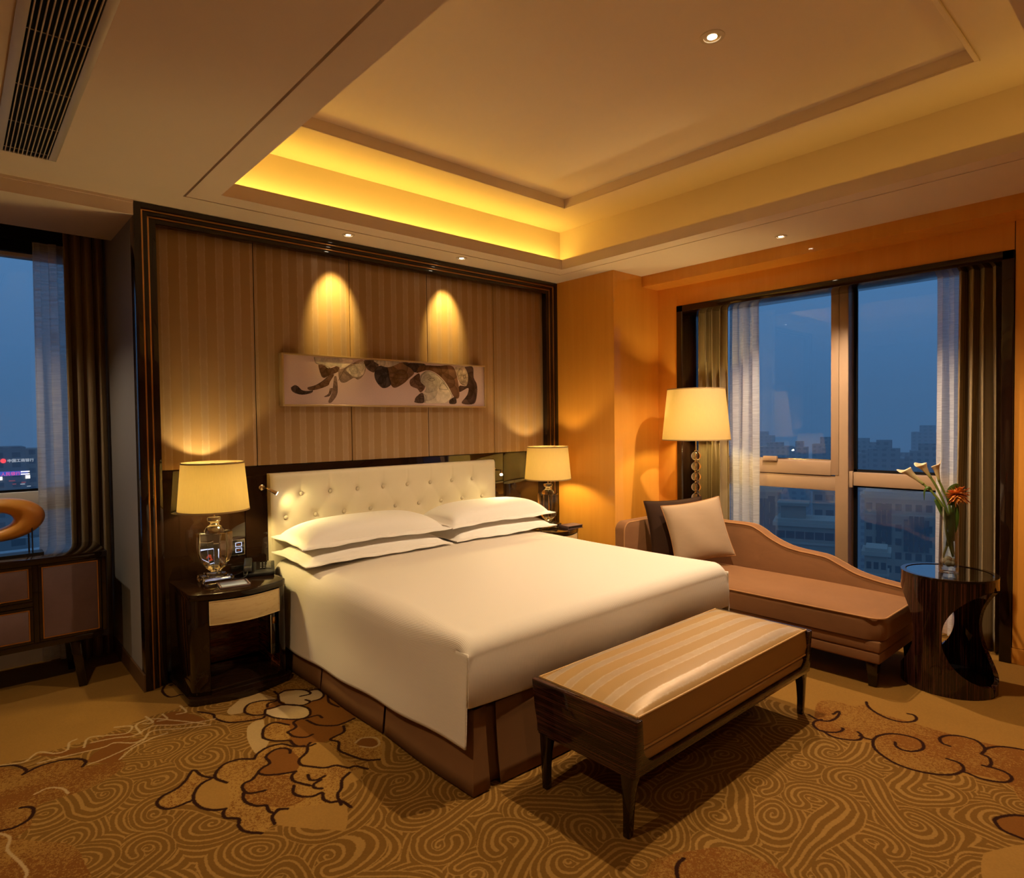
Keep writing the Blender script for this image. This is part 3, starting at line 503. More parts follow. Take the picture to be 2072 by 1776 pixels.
# left bulkhead, soffit and window wall
mb = MB().box(RX0, 0.0, 0.0, .657, 2.718, ZC+.03); mb.box(RX0, 0.0, -.008, 0.0, 2.785, ZC); mb.box(RX0, 0.0, .657, 1.05, 2.80, 2.83)
struct(obj('ceiling_bulkhead_left', mb, W['ceiling'], smooth=0), 'lowered ceiling in front of the left window', 'ceiling')
mb = MB().box(RX0, -1.75, 1.02, 1.25, 0, ZC); mb.box(-1.75, 0.0, 1.02, 1.25, 0, .35); mb.box(-1.75, 0.0, 1.02, 1.25, 2.70, ZC); mb.box(-.12, 0.0, 1.02, 1.25, .35, 2.7)
struct(obj('wall_north', mb, W['plaster'], smooth=0), 'outer wall round the left window', 'wall')
mb = MB().box(RX0-.2, RX0, RY0-.2, 1.25, 0, ZC+.03); struct(obj('wall_left', mb, W['plaster'], smooth=0), 'plain left wall', 'wall')
mb = MB().box(RX0, 4.75, RY0-.2, RY0, 0, ZC+.03); struct(obj('wall_back', mb, W['plaster'], smooth=0), 'plain wall behind the viewer', 'wall')
# orange column and right wall
struct(obj('wall_column', MB().box(XR, 4.75, -.661, 1.25, 0, ZC), W['satinwood'], bevel=.002, smooth=0), 'glossy orange veneered column in the right corner', 'wall')
WY0, WY1, WZ = -3.245, -.863, 2.535
mb = MB().box(XW, 4.36, WY1, -.661, 0, ZC); mb.box(XW, 4.36, RY0, WY0-.004, .1, ZC); mb.box(XW, 4.36, WY0, WY1, WZ, ZC)
mb.box(XW, 4.36, RY0, WY0, 0, .097)
mb.box(4.36, 4.75, WY1, -.661, 0, ZC); mb.box(4.36, 4.75, RY0, WY0, 0, ZC); mb.box(4.36, 4.75, WY0, WY1, 2.74, ZC); mb.box(4.40, 4.75, WY0, WY1, 0, .12)
struct(obj('wall_right', mb, W['satinwood'], bevel=.0015, smooth=0), 'glossy orange veneered wall round the right window', 'wall')
struct(obj('ceiling_bulkhead_right', MB().box(3.808, XW, RY0, -.661, 2.707, ZC), W['satinwood'], smooth=0), 'glossy veneered bulkhead above the right window', 'ceiling')

# right window: casing, mullion, transoms, sash, panes
wn = thing('window_2', 'tall right window with beige mullion over the dusk city', 'window', (XW, -2.05, 0)); wn['kind'] = 'structure'
mb = MB()
for (a, b, c, d) in ((WY1-.062, WY1, 0, WZ), (WY0, WY0+.06, 0, WZ), (WY0, WY1, WZ-.055, WZ)): mb.box(XW-.012, 4.35, a, b, c, d)
obj('casing', mb, W['casing'], wn, bevel=.003)
MY0, MY1 = -2.182, -2.085
mb = MB().box(4.36, 4.49, MY0, MY1, .12, 2.74); obj('mullion', mb, W['alu'], wn, bevel=.004)
mb = MB().box(4.365, 4.48, MY1, WY1, .955, 1.07); obj('transom', mb, W['alu'], wn, bevel=.004)
mb = MB().box(4.385, 4.48, WY0, MY0, 1.005, 1.105); mb.box(4.372, 4.40, MY0-.028, MY0-.001, .99, 1.115); obj('transom', mb, W['alu'], wn, bevel=.003)
mb = MB().box(4.355, 4.45, MY1-.03, MY1+.03, 1.08, 2.74); mb.box(4.355, 4.45, MY1+.03, WY1, 1.075, 1.185); mb.box(4.355, 4.45, WY1-.08, WY1, 1.185, 2.74); obj('sash', mb, W['alu'], wn, bevel=.003)
mb = MB().box(4.44, 4.455, MY1+.03, WY1-.08, 1.185, 1.197); obj('glazing_bead', mb, W['chrome'], wn)
mb = MB().box(4.335, 4.36, -1.63, -1.51, 1.175, 1.215); obj('latch', mb, W['alu'], wn, bevel=.003)
mb = MB()
for (a, b, z0, z1) in ((WY0, MY0, 1.105, 2.74), (WY0, MY0, .12, 1.005)):
    mb.box(4.47, 4.49, b-.024, b, z0, z1); mb.box(4.47, 4.49, a, b, z0, z0+.02); mb.box(4.47, 4.49, a, b, z1-.02, z1)
obj('gasket', mb, W['gasket'], wn)
for (x, a, b, z0, z1) in ((4.448, MY1+.03, WY1-.08, 1.185, 2.74), (4.476, MY1, WY1, .12, .955), (4.478, WY0, MY0, 1.105, 2.74), (4.478, WY0, MY0, .12, 1.005)):
    obj('pane', MB().box(x, x+.006, a, b, z0, z1), W['pane'], wn, smooth=0)
# left window
wl = thing('window_1', 'left window with grey frame behind the sculpture', 'window', (-.9, 1.05, 0)); wl['kind'] = 'structure'
mb = MB().box(-1.75, -.12, 1.03, 1.12, .35, .42); mb.box(-1.75, -.12, 1.03, 1.12, 2.62, 2.70); mb.box(-.19, -.12, 1.03, 1.12, .42, 2.62); mb.box(-1.75, -1.68, 1.03, 1.12, .42, 2.62)
obj('casing', mb, W['alu_grey'], wl, bevel=.003)
obj('transom', MB().box(-1.68, -.19, 1.0, 1.12, .99, 1.115), W['alu_grey'], wl, bevel=.004)
obj('gasket', MB().box(-1.68, -.19, 1.05, 1.07, 1.115, 1.13), W['gasket'], wl)
for z0, z1 in ((.42, .99), (1.115, 2.62)): obj('pane', MB().box(-1.68, -.19, 1.075, 1.081, z0, z1), W['pane'], wl, smooth=0)
mb = MB().box(-1.75, -.02, .90, .93, 2.70, 2.80); mb.box(-1.75, -.02, .95, 1.0, 2.66, 2.80); mb.box(-1.75, -.02, .955, .995, 2.635, 2.66)
obj('curtain_track', mb, W['gasket'], wl)
# ------------------------------------------------------------------ bed wall: frame, fabric panels, lacquer panels
fw = thing('wall_panel_frame', 'dark glossy wood portal frame with thin brass lines round the striped panels', 'wall frame', (XR/2, 0, 0))
def portal(mb, t0, t1, y0, y1):     # a three-sided band between insets t0 and t1
    zt = ZC-.002
    mb.box(t0, t1, y0, y1, 0, zt-t0*.89); mb.box(XR-t1, XR-t0, y0, y1, 0, zt-t0*.89); mb.box(t1, XR-t1, y0, y1, zt-t1*.89, zt-t0*.89)
for nm, m, t0, t1, y0 in (('frame_band', 'frame_wood', 0.0, .0375, 0.0), ('brass_inlay', 'brass', .0375, .047, .008), ('frame_band', 'frame_wood', .047, .072, .016), ('brass_inlay', 'brass', .072, .0815, .024), ('frame_band', 'frame_wood', .0815, .118, .030)):
    mb = MB(); portal(mb, t0, t1, y0, .0915); obj(nm, mb, W[m], fw, bevel=.0015)
PX = [.118, .686, 1.362, 2.026, 2.706, XR-.118]; PZ0, PZ1 = 1.262, ZC-.105
plab = ['striped fabric wall panel above the left bedside lamp', 'striped fabric wall panel behind the left end of the painting', 'striped fabric wall panel behind the middle of the painting', 'striped fabric wall panel behind the right end of the painting', 'striped fabric wall panel above the right bedside lamp']
for i in range(5):
    g = .0022
    o = obj('fabric_wall_panel', MB().box(PX[i]+(g if i else 0), PX[i+1]-(g if i < 4 else 0), .08, .0915, PZ0, PZ1), W['wall_fabric'], bevel=.003, loc=(0,0,0))
    tag(o, plab[i], 'wall panel', 'striped fabric panels of the bed wall')
struct(obj('trim_2', MB().box(.118, XR-.118, .0895, .0915, 0, PZ1), W['seam'], smooth=0), 'dark gap between the wall panels', 'trim')
LX = [.118, .60, 2.80, XR-.118]
for i, lb in enumerate(['dark lacquered wall panel behind the left bedside lamp', 'dark lacquered wall panel behind the headboard', 'dark lacquered wall panel behind the right bedside lamp']):
    o = obj('lacquer_wall_panel', MB().box(LX[i]+.002, LX[i+1]-.002, .078, .089, 0.0, PZ0-.004), W['lacquer'], bevel=.002)
    tag(o, lb, 'wall panel', 'dark lacquered panels of the bed wall')

# painting
AX0, AX1, AZ0, AZ1 = .839, 2.566, 1.6495, 2.002
pt = thing('painting', 'long framed ink painting of brown and white flowers above the bed', 'painting', ((AX0+AX1)/2, .08, AZ0))
mb = MB(); b = .012
mb.box(AX0, AX1, .022, .0795, AZ0, AZ0+b); mb.box(AX0, AX1, .022, .0795, AZ1-b, AZ1); mb.box(AX0, AX0+b, .022, .0795, AZ0+b, AZ1-b); mb.box(AX1-b, AX1, .022, .0795, AZ0+b, AZ1-b)
W['art_frame'] = simple('pale_gilt_frame', (.60, .45, .24), .3, .6, var=.02); obj('picture_frame', mb, W['art_frame'], pt, bevel=.002)
W['canvas'] = image_mat('painted_canvas', canvas_image(), .8)
mb = MB().add([(AX0+b, .031, AZ0+b), (AX1-b, .031, AZ0+b), (AX1-b, .031, AZ1-b), (AX0+b, .031, AZ1-b)], [(0,1,2,3)], [(0,0),(1,0),(1,1),(0,1)])
obj('canvas', mb, W['canvas'], pt, smooth=0)
obj('backing_board', MB().box(AX0+b, AX1-b, .033, .079, AZ0+b, AZ1-b), W['seam'], pt)

# headboard: buttoned cream leather
HX0, HX1, HZ0, HZ1, HY = .742, 2.652, .30, 1.208, .0; HB = .074
hb = thing('headboard', 'cream buttoned leather headboard fixed to the dark wall panel', 'headboard', ((HX0+HX1)/2, .078, 0))
bt = [(.947+.208*k, 1.064) for k in range(8)]+[(.839+.208*k, .912) for k in range(9)]+[(.947+.208*k, .76) for k in range(8)]
bnp = np.array(bt)
def hface(u, v):
    x = HX0+(HX1-HX0)*u; z = HZ0+(HZ1-HZ0)*v
    d = np.hypot(bnp[:,0]-x, bnp[:,1]-z); y = HY
    dim = float(np.sum(.024*np.exp(-(d/.030)**1.15)))
    cr = 0.0
    for bx, bz in bt:                                  # soft creases running from button to button
        for sx, sz in ((.104, .152), (-.104, .152)):
            t = max(0, min(1, ((x-bx)*sx+(z-bz)*sz)/(sx*sx+sz*sz))); dd = math.hypot(x-bx-t*sx, z-bz-t*sz)
            if bz+sz < 1.09 or bz < 1.0: cr = max(cr, .0007*math.exp(-(dd/.012)**2))
    for bx, bz in bt[:8]:
        if z > bz: cr = max(cr, .0045*math.exp(-((x-bx+.006*math.sin(9*z+bx*30))/.007)**2)*(1-(z-bz)/.2))
    e = min(u, 1-u)*(HX1-HX0); e2 = min((1-v)*(HZ1-HZ0), .2); ed = .016*(math.exp(-e/.012)+math.exp(-e2/.012))
    return (x, y+dim+cr+ed, z)
mb = MB().grid(hface, 240, 110)
n = len(mb.v); w = 241
mb.add([(HX0,HB,HZ0),(HX1,HB,HZ0),(HX1,HB,HZ1),(HX0,HB,HZ1)], [(3,2,1,0)])
# side skirts from the face's rim back to the wall
def rim(idx):
    pts = [mb.v[k] for k in idx]; m = len(pts)
    mb.add(pts+[(p[0], HB, p[2]) for p in pts], [(k, k+1, m+k+1, m+k) for k in range(m-1)])
rim([k for k in range(w)]); rim([110*w+k for k in range(w)]); rim([k*w for k in range(111)]); rim([k*w+240 for k in range(111)])
mb.uv = {}
obj('upholstery', mb, W['cream_leather'], hb, smooth=60)
for bx, bz in bt[:17]:
    obj('button', MB().sphere((0,0,0), .0145, 14, 8, (1,.6,1)), W['button'], hb, loc=(bx-hb.location.x, HY+.014-hb.location.y, bz-hb.location.z), local=True)

# bed: base, mattress, skirt
BX0, BX1, BY0, BY1, BZ = .745, 2.745, -2.06, -.015, .645
bd = thing('bed', 'king size bed with pleated brown skirt under the white coverlet', 'bed', ((BX0+BX1)/2, -1.03, 0))
obj('base', MB().box(BX0+.05, BX1-.05, BY0+.05, BY1, .02, .33), W['skirt'], bd, bevel=.01)
obj('mattress', MB().box(BX0+.10, BX1-.10, BY0+.10, BY1-.01, .331, BZ-.035), W['pillow'], bd, bevel=.05, seg=4)
def skirt_path():
    P = []
    def seg(a, b, pl, pw=.011):      # straight run with inward pleats at distances pl
        a = np.array(a); b = np.array(b); L = np.linalg.norm(b-a); t = (b-a)/L; nrm = np.array([-t[1], t[0]])*-1
        s = 0.0
        pts = [a]
        for q in pl: pts += [a+t*(q-pw), a+t*(q-pw-.004)-nrm*.005, a+t*(q-.05)-nrm*.030, a+t*q-nrm*.042, a+t*(q+.05)-nrm*.030, a+t*(q+pw+.004)-nrm*.005, a+t*(q+pw)]
        pts.append(b); return pts
    sx0, sx1 = BX0+.026, BX1-.026; P += seg((sx0, BY1), (sx0, BY0), [.66, 1.36]); P += seg((sx0+.004, BY0), (sx1-.004, BY0), [.085, .75, 1.40, 1.88], .03); P += seg((sx1, BY0), (sx1, BY1), [.5, 1.05, 1.6])
    out = []
    for a, b in zip(P[:-1], P[1:]):
        L = np.linalg.norm(np.array(b)-np.array(a)); k = max(1, int(L/.03))
        out += [np.array(a)+(np.array(b)-np.array(a))*i/k for i in range(k)]
    out.append(np.array(P[-1])); return out
sp = skirt_path(); cxm, cym = (BX0+BX1)/2, -1.0
def skf(u, v):
    k = min(len(sp)-1, int(round(u*(len(sp)-1)))); p = sp[k]; z = .008+.335*v
    fl = (1-v)**1.4*.034+.006*math.sin(k*.21)*(1-v)
    d = np.array([p[0]-cxm, p[1]-cym]); ox = fl*(1 if d[0] > 0 else -1)*(abs(d[0]) > .95); oy = -fl*(d[1] < -1.0)
    return (p[0]+ox*(1 if True else 0), p[1]+oy, z)
mb = MB().grid(skf, len(sp)-1, 6); mb.uv = {}
sk = obj('bed_skirt', mb, W['skirt'], bd, smooth=50); md = sk.modifiers.new('thickness', 'SOLIDIFY'); md.thickness = .004; md.offset = 0

# coverlet: top with rounded edges, long side drops, tucked foot drop
CX0, CX1, CYF = .730, 2.764, -2.072
def top_z(x, y):
    a = (x-CX0)/(CX1-CX0); t = min(1, max(0, (y-CYF)/(-.015-CYF)))
    crown = .030*(1-(2*a-1)**4)*(1-(1-min(1, t*2.2))**3*.85)
    und = .006*math.sin(3.1*x+2.0*y)*math.sin(1.7*y-.8*x)+.003*math.sin(9*x-6*y)
    return BZ-.004+crown+und*min(1, t*4)
def edge_r(y):          # rounding of the long edges: soft along the bed, tighter towards the foot corners
    t = min(1, max(0, (y-CYF-.05)/.55)); return .055+.065*t*t*(3-2*t)
def across(c, R):       # c in -1..1 over the rounded top: x and drop below the crown line
    W_ = CX1-CX0-2*R; q = R*PI/2; s = c*(W_/2+q)
    if s < -W_/2: a = (-W_/2-s)/R; return CX0+R-R*math.sin(a), R*(1-math.cos(a))
    if s > W_/2: a = (s-W_/2)/R; return CX1-R+R*math.sin(a), R*(1-math.cos(a))
    return CX0+R+s+W_/2, 0.0
def side_bottom(y): return .150+.055*max(0, (-.3-y)/1.76)**1.5
RF = .075; QF = RF*PI/2; WU = 2.16
def wrinkle(x, y): return .0035*math.sin(38*x+5*math.sin(9*y))*max(0, 1-abs(y-CYF-.10)/.16)*max(0, math.sin(2.2*x+.7))**2
def top_fn(u, v):
    # top of the cloth: round over both long edges, then over the foot edge and down the foot
    Ltop = -.015-(CYF+RF); zb = .372-.030*math.sin(PI*min(1, u*1.3+.05)); Lf = BZ-RF-zb
    t = v*(Ltop+QF+Lf)
    if t < Ltop: y = -.015-t; fd = 0; oy = 0
    elif t < Ltop+QF: a = (t-Ltop)/RF; y = CYF+RF-RF*math.sin(a); fd = RF*(1-math.cos(a)); oy = 0
    else: y = CYF; fd = RF+(t-Ltop-QF); oy = -.008*math.sin(PI*min(1, (t-Ltop-QF)/Lf))-.004*math.sin(7*x_(u)+2)*(t-Ltop-QF)/Lf
    Ry = edge_r(y); x, d = across(2*u-1, Ry)
    zt = top_z(min(max(x, CX0+Ry), CX1-Ry), max(y, CYF+.02))+wrinkle(x, y)-d
    return (x, y+oy, zt-fd*(zt-zb)/(RF+Lf))
def x_(u): return CX0+(CX1-CX0)*u
def hang_pt(side, y, h):
    zb = side_bottom(y); Ry = edge_r(y); zt = top_z(CX0+Ry if side < 0 else CX1-Ry, max(y, CYF+.02))-Ry
    bul = .016*h*h+.009*math.sin(PI*h)**2*math.sin(2.3*y+1)+.006*math.sin(11*y)*h*h
    return ((CX0 if side < 0 else CX1)+side*bul, y, zt-h*(zt-zb))
NS, NH, NA = 150, 24, 78
Ltop = -.015-(CYF+RF); VT = lambda t, u: t
def foot_pt(u, k):           # k in 0..1 from the start of the foot rounding to the lower hem
    zb = .372-.030*math.sin(PI*min(1, u*1.3+.05)); Lf = BZ-RF-zb; tot = Ltop+QF+Lf
    return top_fn(u, (Ltop+k*(QF+Lf))/tot)
def rowpt(c, y):             # one point of the row at depth y; c counts from the left hem over the top to the right hem
    if c < NH: return hang_pt(-1, y, 1-c/NH), -(.5-.5*c/NH)*1.0
    if c > NH+NS: return hang_pt(1, y, (c-NH-NS)/NH), WU+(c-NH-NS)/NH*.5
    u = (c-NH)/NS; zb = .372-.030*math.sin(PI*min(1, u*1.3+.05)); tot = Ltop+QF+BZ-RF-zb
    return top_fn(u, (-.015-y)/tot), u*WU
mb = MB(); NC = NS+2*NH
def rows(ys, c0, c1, ptf):
    v = []; uv = []; f = []; w_ = c1-c0+1
    for j, y in enumerate(ys):
        for c in range(c0, c1+1):
            p, u_ = ptf(c, y); v.append(p); uv.append((u_, j/len(ys)*2))
    for j in range(len(ys)-1):
        for c in range(w_-1): f.append((j*w_+c, (j+1)*w_+c, (j+1)*w_+c+1, j*w_+c+1))
    mb.add(v, f, uv)
YE = CYF+RF
rows([-.015+(YE+.015)*k/NA for k in range(NA+1)], 0, NC, rowpt)
rows([YE+(CYF-.004-YE)*k/8 for k in range(9)], 0, NH, lambda c, y: (hang_pt(-1, y, 1-c/NH), -(.5-.5*c/NH)))
rows([YE+(CYF-.004-YE)*k/8 for k in range(9)], NH+NS, NC, lambda c, y: (hang_pt(1, y, (c-NH-NS)/NH), WU+(c-NH-NS)/NH*.5))
rows([k/60 for k in range(61)], NH, NH+NS, lambda c, k: (foot_pt((c-NH)/NS, k), (c-NH)/NS*WU))
cv = obj('coverlet', mb, W['coverlet'], loc=((CX0+CX1)/2, -1.03, BZ), smooth=60)
bmm = bmesh.new(); bmm.from_mesh(cv.data); bmesh.ops.remove_doubles(bmm, verts=bmm.verts, dist=2e-4); bmesh.ops.recalc_face_normals(bmm, faces=bmm.faces); bmm.to_mesh(cv.data); bmm.free()
md = cv.modifiers.new('thickness', 'SOLIDIFY'); md.thickness = .008; md.offset = -1
tag(cv, 'white ribbed coverlet draped over the king size bed', 'coverlet')

# pillows
def pillow(c, w, d, ht, hb, rz, tx, label, seed, ty=0, dr=.022):
    r = np.random.default_rng(seed); ph = r.uniform(0, 6, 8); fl = .04
    def sh(sgn):
        def fn(u, v):
            a = 2*u-1; b = 2*v-1
            X = a*w/2; Y = b*d/2
            ia = min(1, abs(a)*(w/2)/(w/2-fl)); ib = min(1, abs(b)*(d/2)/(d/2-fl))
            t = (max(0, 1-ia**4)**.5)*(max(0, 1-ib**3)**.5)
            z = (ht*t+.003) if sgn > 0 else -(hb*t+.003)
            z += .006*t*math.sin(5*X+ph[0])*math.sin(7*Y+ph[1])
            pin = 1-.035*(1-abs(b)**2)*(abs(a)**6)-.0; X *= pin; Y *= 1-.05*(1-abs(a)**2)*(abs(b)**6)
            e = max(abs(a), abs(b)); fz = max(0, (e-.86)/.14)*(.006*math.sin(9*X+ph[2])*math.sin(8*Y+ph[3])+.0025*math.sin(31*(X+Y)+ph[4]))
            droop = -dr*max(0, (e-.88)/.12)**1.5
            return (X, Y, z+fz*.8+droop)
        return fn
    mb = MB().grid(sh(1), 64, 40); mb2 = MB().grid(sh(-1), 64, 40)
    o = len(mb.v); mb.add(mb2.v, [f[::-1] for f in mb2.f]); wv = 65
    b = [k for k in range(wv)]+[wv*j+64 for j in range(1, 41)]+[40*wv+k for k in range(63, -1, -1)]+[wv*j for j in range(39, 0, -1)]
    for i in range(len(b)): mb.f.append([b[i], o+b[i], o+b[(i+1) % len(b)], b[(i+1) % len(b)]]); mb.mi.append(0)
    mb.uv = {}
    ob = obj('pillow', mb, W['pillow'], loc=c, local=True, smooth=60); ob.rotation_euler = (tx, ty, rz)
    return tag(ob, label, 'pillow', 'white pillows on the bed')
pillow((1.255, -.285, .706), 1.06, .53, .072, .022, .0, .02, 'white pillow left on the bed, underneath another pillow', 1, dr=.010)
pillow((1.262, -.265, .806), 1.07, .51, .108, .006, -.01, .02, 'white pillow left on the bed, topmost of two', 2, dr=.012)
pillow((2.325, -.280, .706), 1.01, .53, .072, .022, .01, .02, 'white pillow right on the bed, underneath another pillow', 3, dr=.010)
pillow((2.325, -.262, .806), 1.03, .51, .112, .006, .0, .02, 'white pillow right on the bed, topmost of two', 4, dr=.012)

# bench
FY, BYk = -2.70, -2.175; EX0, EX1 = 1.0, 2.462
bn = thing('bench', 'upholstered bench with dark wooden ends at the foot of the bed', 'bench', ((EX0+EX1)/2, (FY+BYk)/2, 0))
ym = (FY+BYk)/2
def endprof(s):   # outline of an end panel in (y, z): flared top, waisted below
    L = [(-.272,.446),(-.271,.40),(-.267,.33),(-.262,.27),(-.258,.225),(.236,.222),(.245,.27),(.258,.33),(.267,.40),(.272,.446)]
    return [(ym+a, z) for a, z in L]
for x0, x1 in ((EX0, EX0+.028), (EX1-.028, EX1)):
    obj('end_panel', MB().prism(endprof(0), 'x', x0, x1), W['ebony_h'], bn, bevel=.006, seg=3)
def leg(x0, x1, yf, out):
    # tapering leg, front/back edge continuous with the panel's corner
    mb = MB(); L = []
    prof = [(.0, .028, .030), (.08, .031, .032), (.15, .038, .036), (.19, .044, .043), (.215, .048, .055), (.2345, .05, .085)]
    v = []; f = []
    for z, ty, txw in prof:
        yo = yf+out*(-.014*(1-z/.235)+.0); xa, xb = (x0, x0+txw) if x0 < 1.7 else (x1-txw, x1)
        ya, yb = (yo, yo-out*ty) ; ya, yb = min(ya, yb), max(ya, yb)
        v += [(xa,ya,z),(xb,ya,z),(xb,yb,z),(xa,yb,z)]
    n = len(prof)
    for j in range(n-1):
        for k in range(4): f.append((j*4+k, j*4+(k+1) % 4, (j+1)*4+(k+1) % 4, (j+1)*4+k))
    f += [(3,2,1,0), tuple((n-1)*4+k for k in range(4))]
    return mb.add(v, f)
for x0, x1 in ((EX0, EX0+.04), (EX1-.04, EX1)):
    for yf, out in ((ym-.248, -1), (ym+.228, 1)): obj('leg', leg(x0, x1, yf, out), W['lacquer'], bn, bevel=.004, seg=2)
# long rails: U-shaped inner corner between post and rail
for ya, yb in ((FY-.030, FY+.03), (BYk-.05, BYk+.012)):
    P = [(EX0+.004,.235),(EX0+.004,.444),(EX0+.036,.444)]
    for k in range(9): a = PI+k*PI/16; P.append((EX0+.128+.080*math.cos(a), .345+.080*math.sin(a)))
    Q = [(EX0+EX1-x, z) for x, z in P[1:]][::-1]
    poly = [(EX0+.004,.230)]+P[1:]+Q+[(EX1-.004,.230)]
    dz = .0
    yy = [(a, b) for a, b in poly]
    rl = MB().prism(yy, 'y', ya+.018*(1 if ya < ym else 0), yb-.018*(0 if ya < ym else 1))
    rl.v = [(x, y+(.012 if y < ym else -.012)*(1-min(1, (z-.225)/.22))**1.3, z) for x, y, z in rl.v]
    obj('rail', rl, W['ebony_h'], bn, bevel=.003)
def cush(x0, x1, y0, y1, z0, z1, crown, rb):
    N = 48; M_ = 20
    def fn(u, v):
        x = x0+(x1-x0)*u; y = y0+(y1-y0)*v; e = (1-(2*u-1)**8)*(1-(2*v-1)**4)**.75*(1-.10*math.exp(-((u-.07)/.03)**2)*(.5+.5*math.cos(2*PI*4*v))-.10*math.exp(-((u-.93)/.03)**2))
        return (x, y, z1+crown*e)
    mb = MB().grid(fn, N, M_); mb.uv = {}
    w = N+1; b = [k for k in range(w)]+[w*j+N for j in range(1, M_+1)]+[M_*w+k for k in range(N-1, -1, -1)]+[w*j for j in range(M_-1, 0, -1)]
    o = len(mb.v); nb = len(b)
    for lev in ((.75, .006), (.4, .011), (.1, .006), (0, 0)):
        for k in b:
            p = mb.v[k]; dx = -1 if p[0] <= x0+1e-6 else 1 if p[0] >= x1-1e-6 else 0; dy = -1 if p[1] <= y0+1e-6 else 1 if p[1] >= y1-1e-6 else 0
            mb.v.append((p[0]+dx*lev[1]*.2, p[1]+dy*lev[1], z0+(z1-z0)*lev[0]))
    prev = b
    for l in range(4):
        cur = [o+l*nb+k for k in range(nb)]
        for k in range(nb): mb.f.append([prev[k], cur[k], cur[(k+1) % nb], prev[(k+1) % nb]]); mb.mi.append(0)
        prev = cur
    mb.f.append(prev[::-1]); mb.mi.append(0)
    return mb
def piping(x0, x1, y0, y1, z, r=.0045):
    return MB().tube([(x0,y0,z),(x1,y0,z),(x1,y1,z),(x0,y1,z),(x0,y0,z)], r, 8)
cu = obj('seat_cushion', cush(EX0+.030, EX1-.030, FY+.010, BYk-.010, .322, .446, .044, .01), W['bench_fabric'], bn, smooth=60)
obj('piping', piping(EX0+.032, EX1-.032, FY+.008, BYk-.008, .447), W['bench_pipe'], cu)
obj('piping', piping(EX0+.044, EX1-.044, FY+.004, BYk-.004, .326), W['bench_pipe'], cu)
lo = obj('lower_cushion', MB().box(EX0+.05, EX1-.05, FY+.008, BYk-.008, .264, .312), W['bench_fabric'], bn, bevel=.014, seg=3)
# ------------------------------------------------------------------ nightstands
def nightstand(cx, lab, w):
    t = thing('nightstand', lab, 'nightstand', (cx, .06, 0), 0, None)
    def plan(grow, n=14, y1=0.0):
        # bow-fronted outline with rounded corners (local coordinates, back at y=0)
        L = [(-w-grow, y1)]; r = .055
        for k in range(6): a = PI+k*(PI/2)/5; L.append((-w-grow+r+r*math.cos(a), -.455-grow+r+r*math.sin(a)))
        for k in range(1, n): u = k/n; L.append((-w-grow+r+(2*(w+grow)-2*r)*u, -.455-grow-.055*math.sin(PI*u)))
        for k in range(6): a = -PI/2+k*(PI/2)/5; L.append((w+grow-r+r*math.cos(a), -.455-grow+r+r*math.sin(a)))
        L.append((w+grow, y1)); return L
    O = lambda nm, mb, m, p=t, bv=.003, sg=2: obj(nm, mb, W[m], p, bevel=bv, seg=sg, local=True)
    O('top', MB().prism(plan(.0), 'z', .568, .603), 'lacquer', bv=.004)
    O('plinth', MB().prism(plan(.018), 'z', .0, .042), 'lacquer', bv=.004)
    # body: back, sides with rounded front posts, floor
    body = MB(); P = plan(-.004)
    fr = [p for p in P if p[1] < -.39]
    L = [p for p in P if p[0] < -w+.10]; Rr = [p for p in P if p[0] > w-.10]
    body.prism(L+[(-w+.10, -.44), (-w+.022, -.40), (-w+.022, 0)], 'z', .042, .568)
    body.prism([(w-.022, 0), (w-.022, -.40), (w-.035, -.44)]+[p for p in P if p[0] > w-.06], 'z', .042, .568)
    body.box(-w+.022, w-.022, -.018, 0, .042, .568); body.box(-w+.022, w-.022, -.44, -.018, .042, .062); body.box(-w+.022, w-.022, -.44, -.018, .425, .568)
    O('body', body, 'lacquer')
    O('niche_lining', MB().box(w-.026, w-.0225, -.41, -.02, .063, .424).box(-w+.0225, -w+.026, -.41, -.02, .063, .424).box(-w+.026, w-.026, -.022, -.0185, .063, .424), 'ebony_red', bv=0)
    xs0, xs1 = -w+.088, w-.055
    def front(off, z0, z1, ins=0.0):
        pts = []; n = 14
        for k in range(n+1):
            x = xs0+ins+(xs1-xs0-2*ins)*k/n; u = (x+w-.055)/(2*w-.11); pts.append((x, -.455-.055*math.sin(PI*u)-off))
        return MB().prism(pts+[(p[0], p[1]+.02) for p in pts[::-1]], 'z', z0, z1)
    d = O('drawer', front(.002, .428, .562), 'cream_drawer', bv=.002)
    m2 = MB(); 
    for z0, z1, i0 in ((.428, .433, 0), (.557, .562, 0)):
        q = front(.004, z0, z1); m2.add(q.v, q.f)
    for xa in (xs0, xs1-.005):
        u = (xa+w-.055)/(2*w-.11); yy = -.455-.055*math.sin(PI*u); m2.box(xa, xa+.005, yy-.004, yy+.01, .428, .562)
    obj('drawer_edging', m2, W['cream_drawer'], d, bevel=.0, local=True)
    return t
ns = nightstand(.411, 'dark bow-fronted nightstand with cream drawer left of the bed', .268)
nr = nightstand(3.05, 'dark nightstand right of the bed, mostly hidden behind the coverlet', .226)
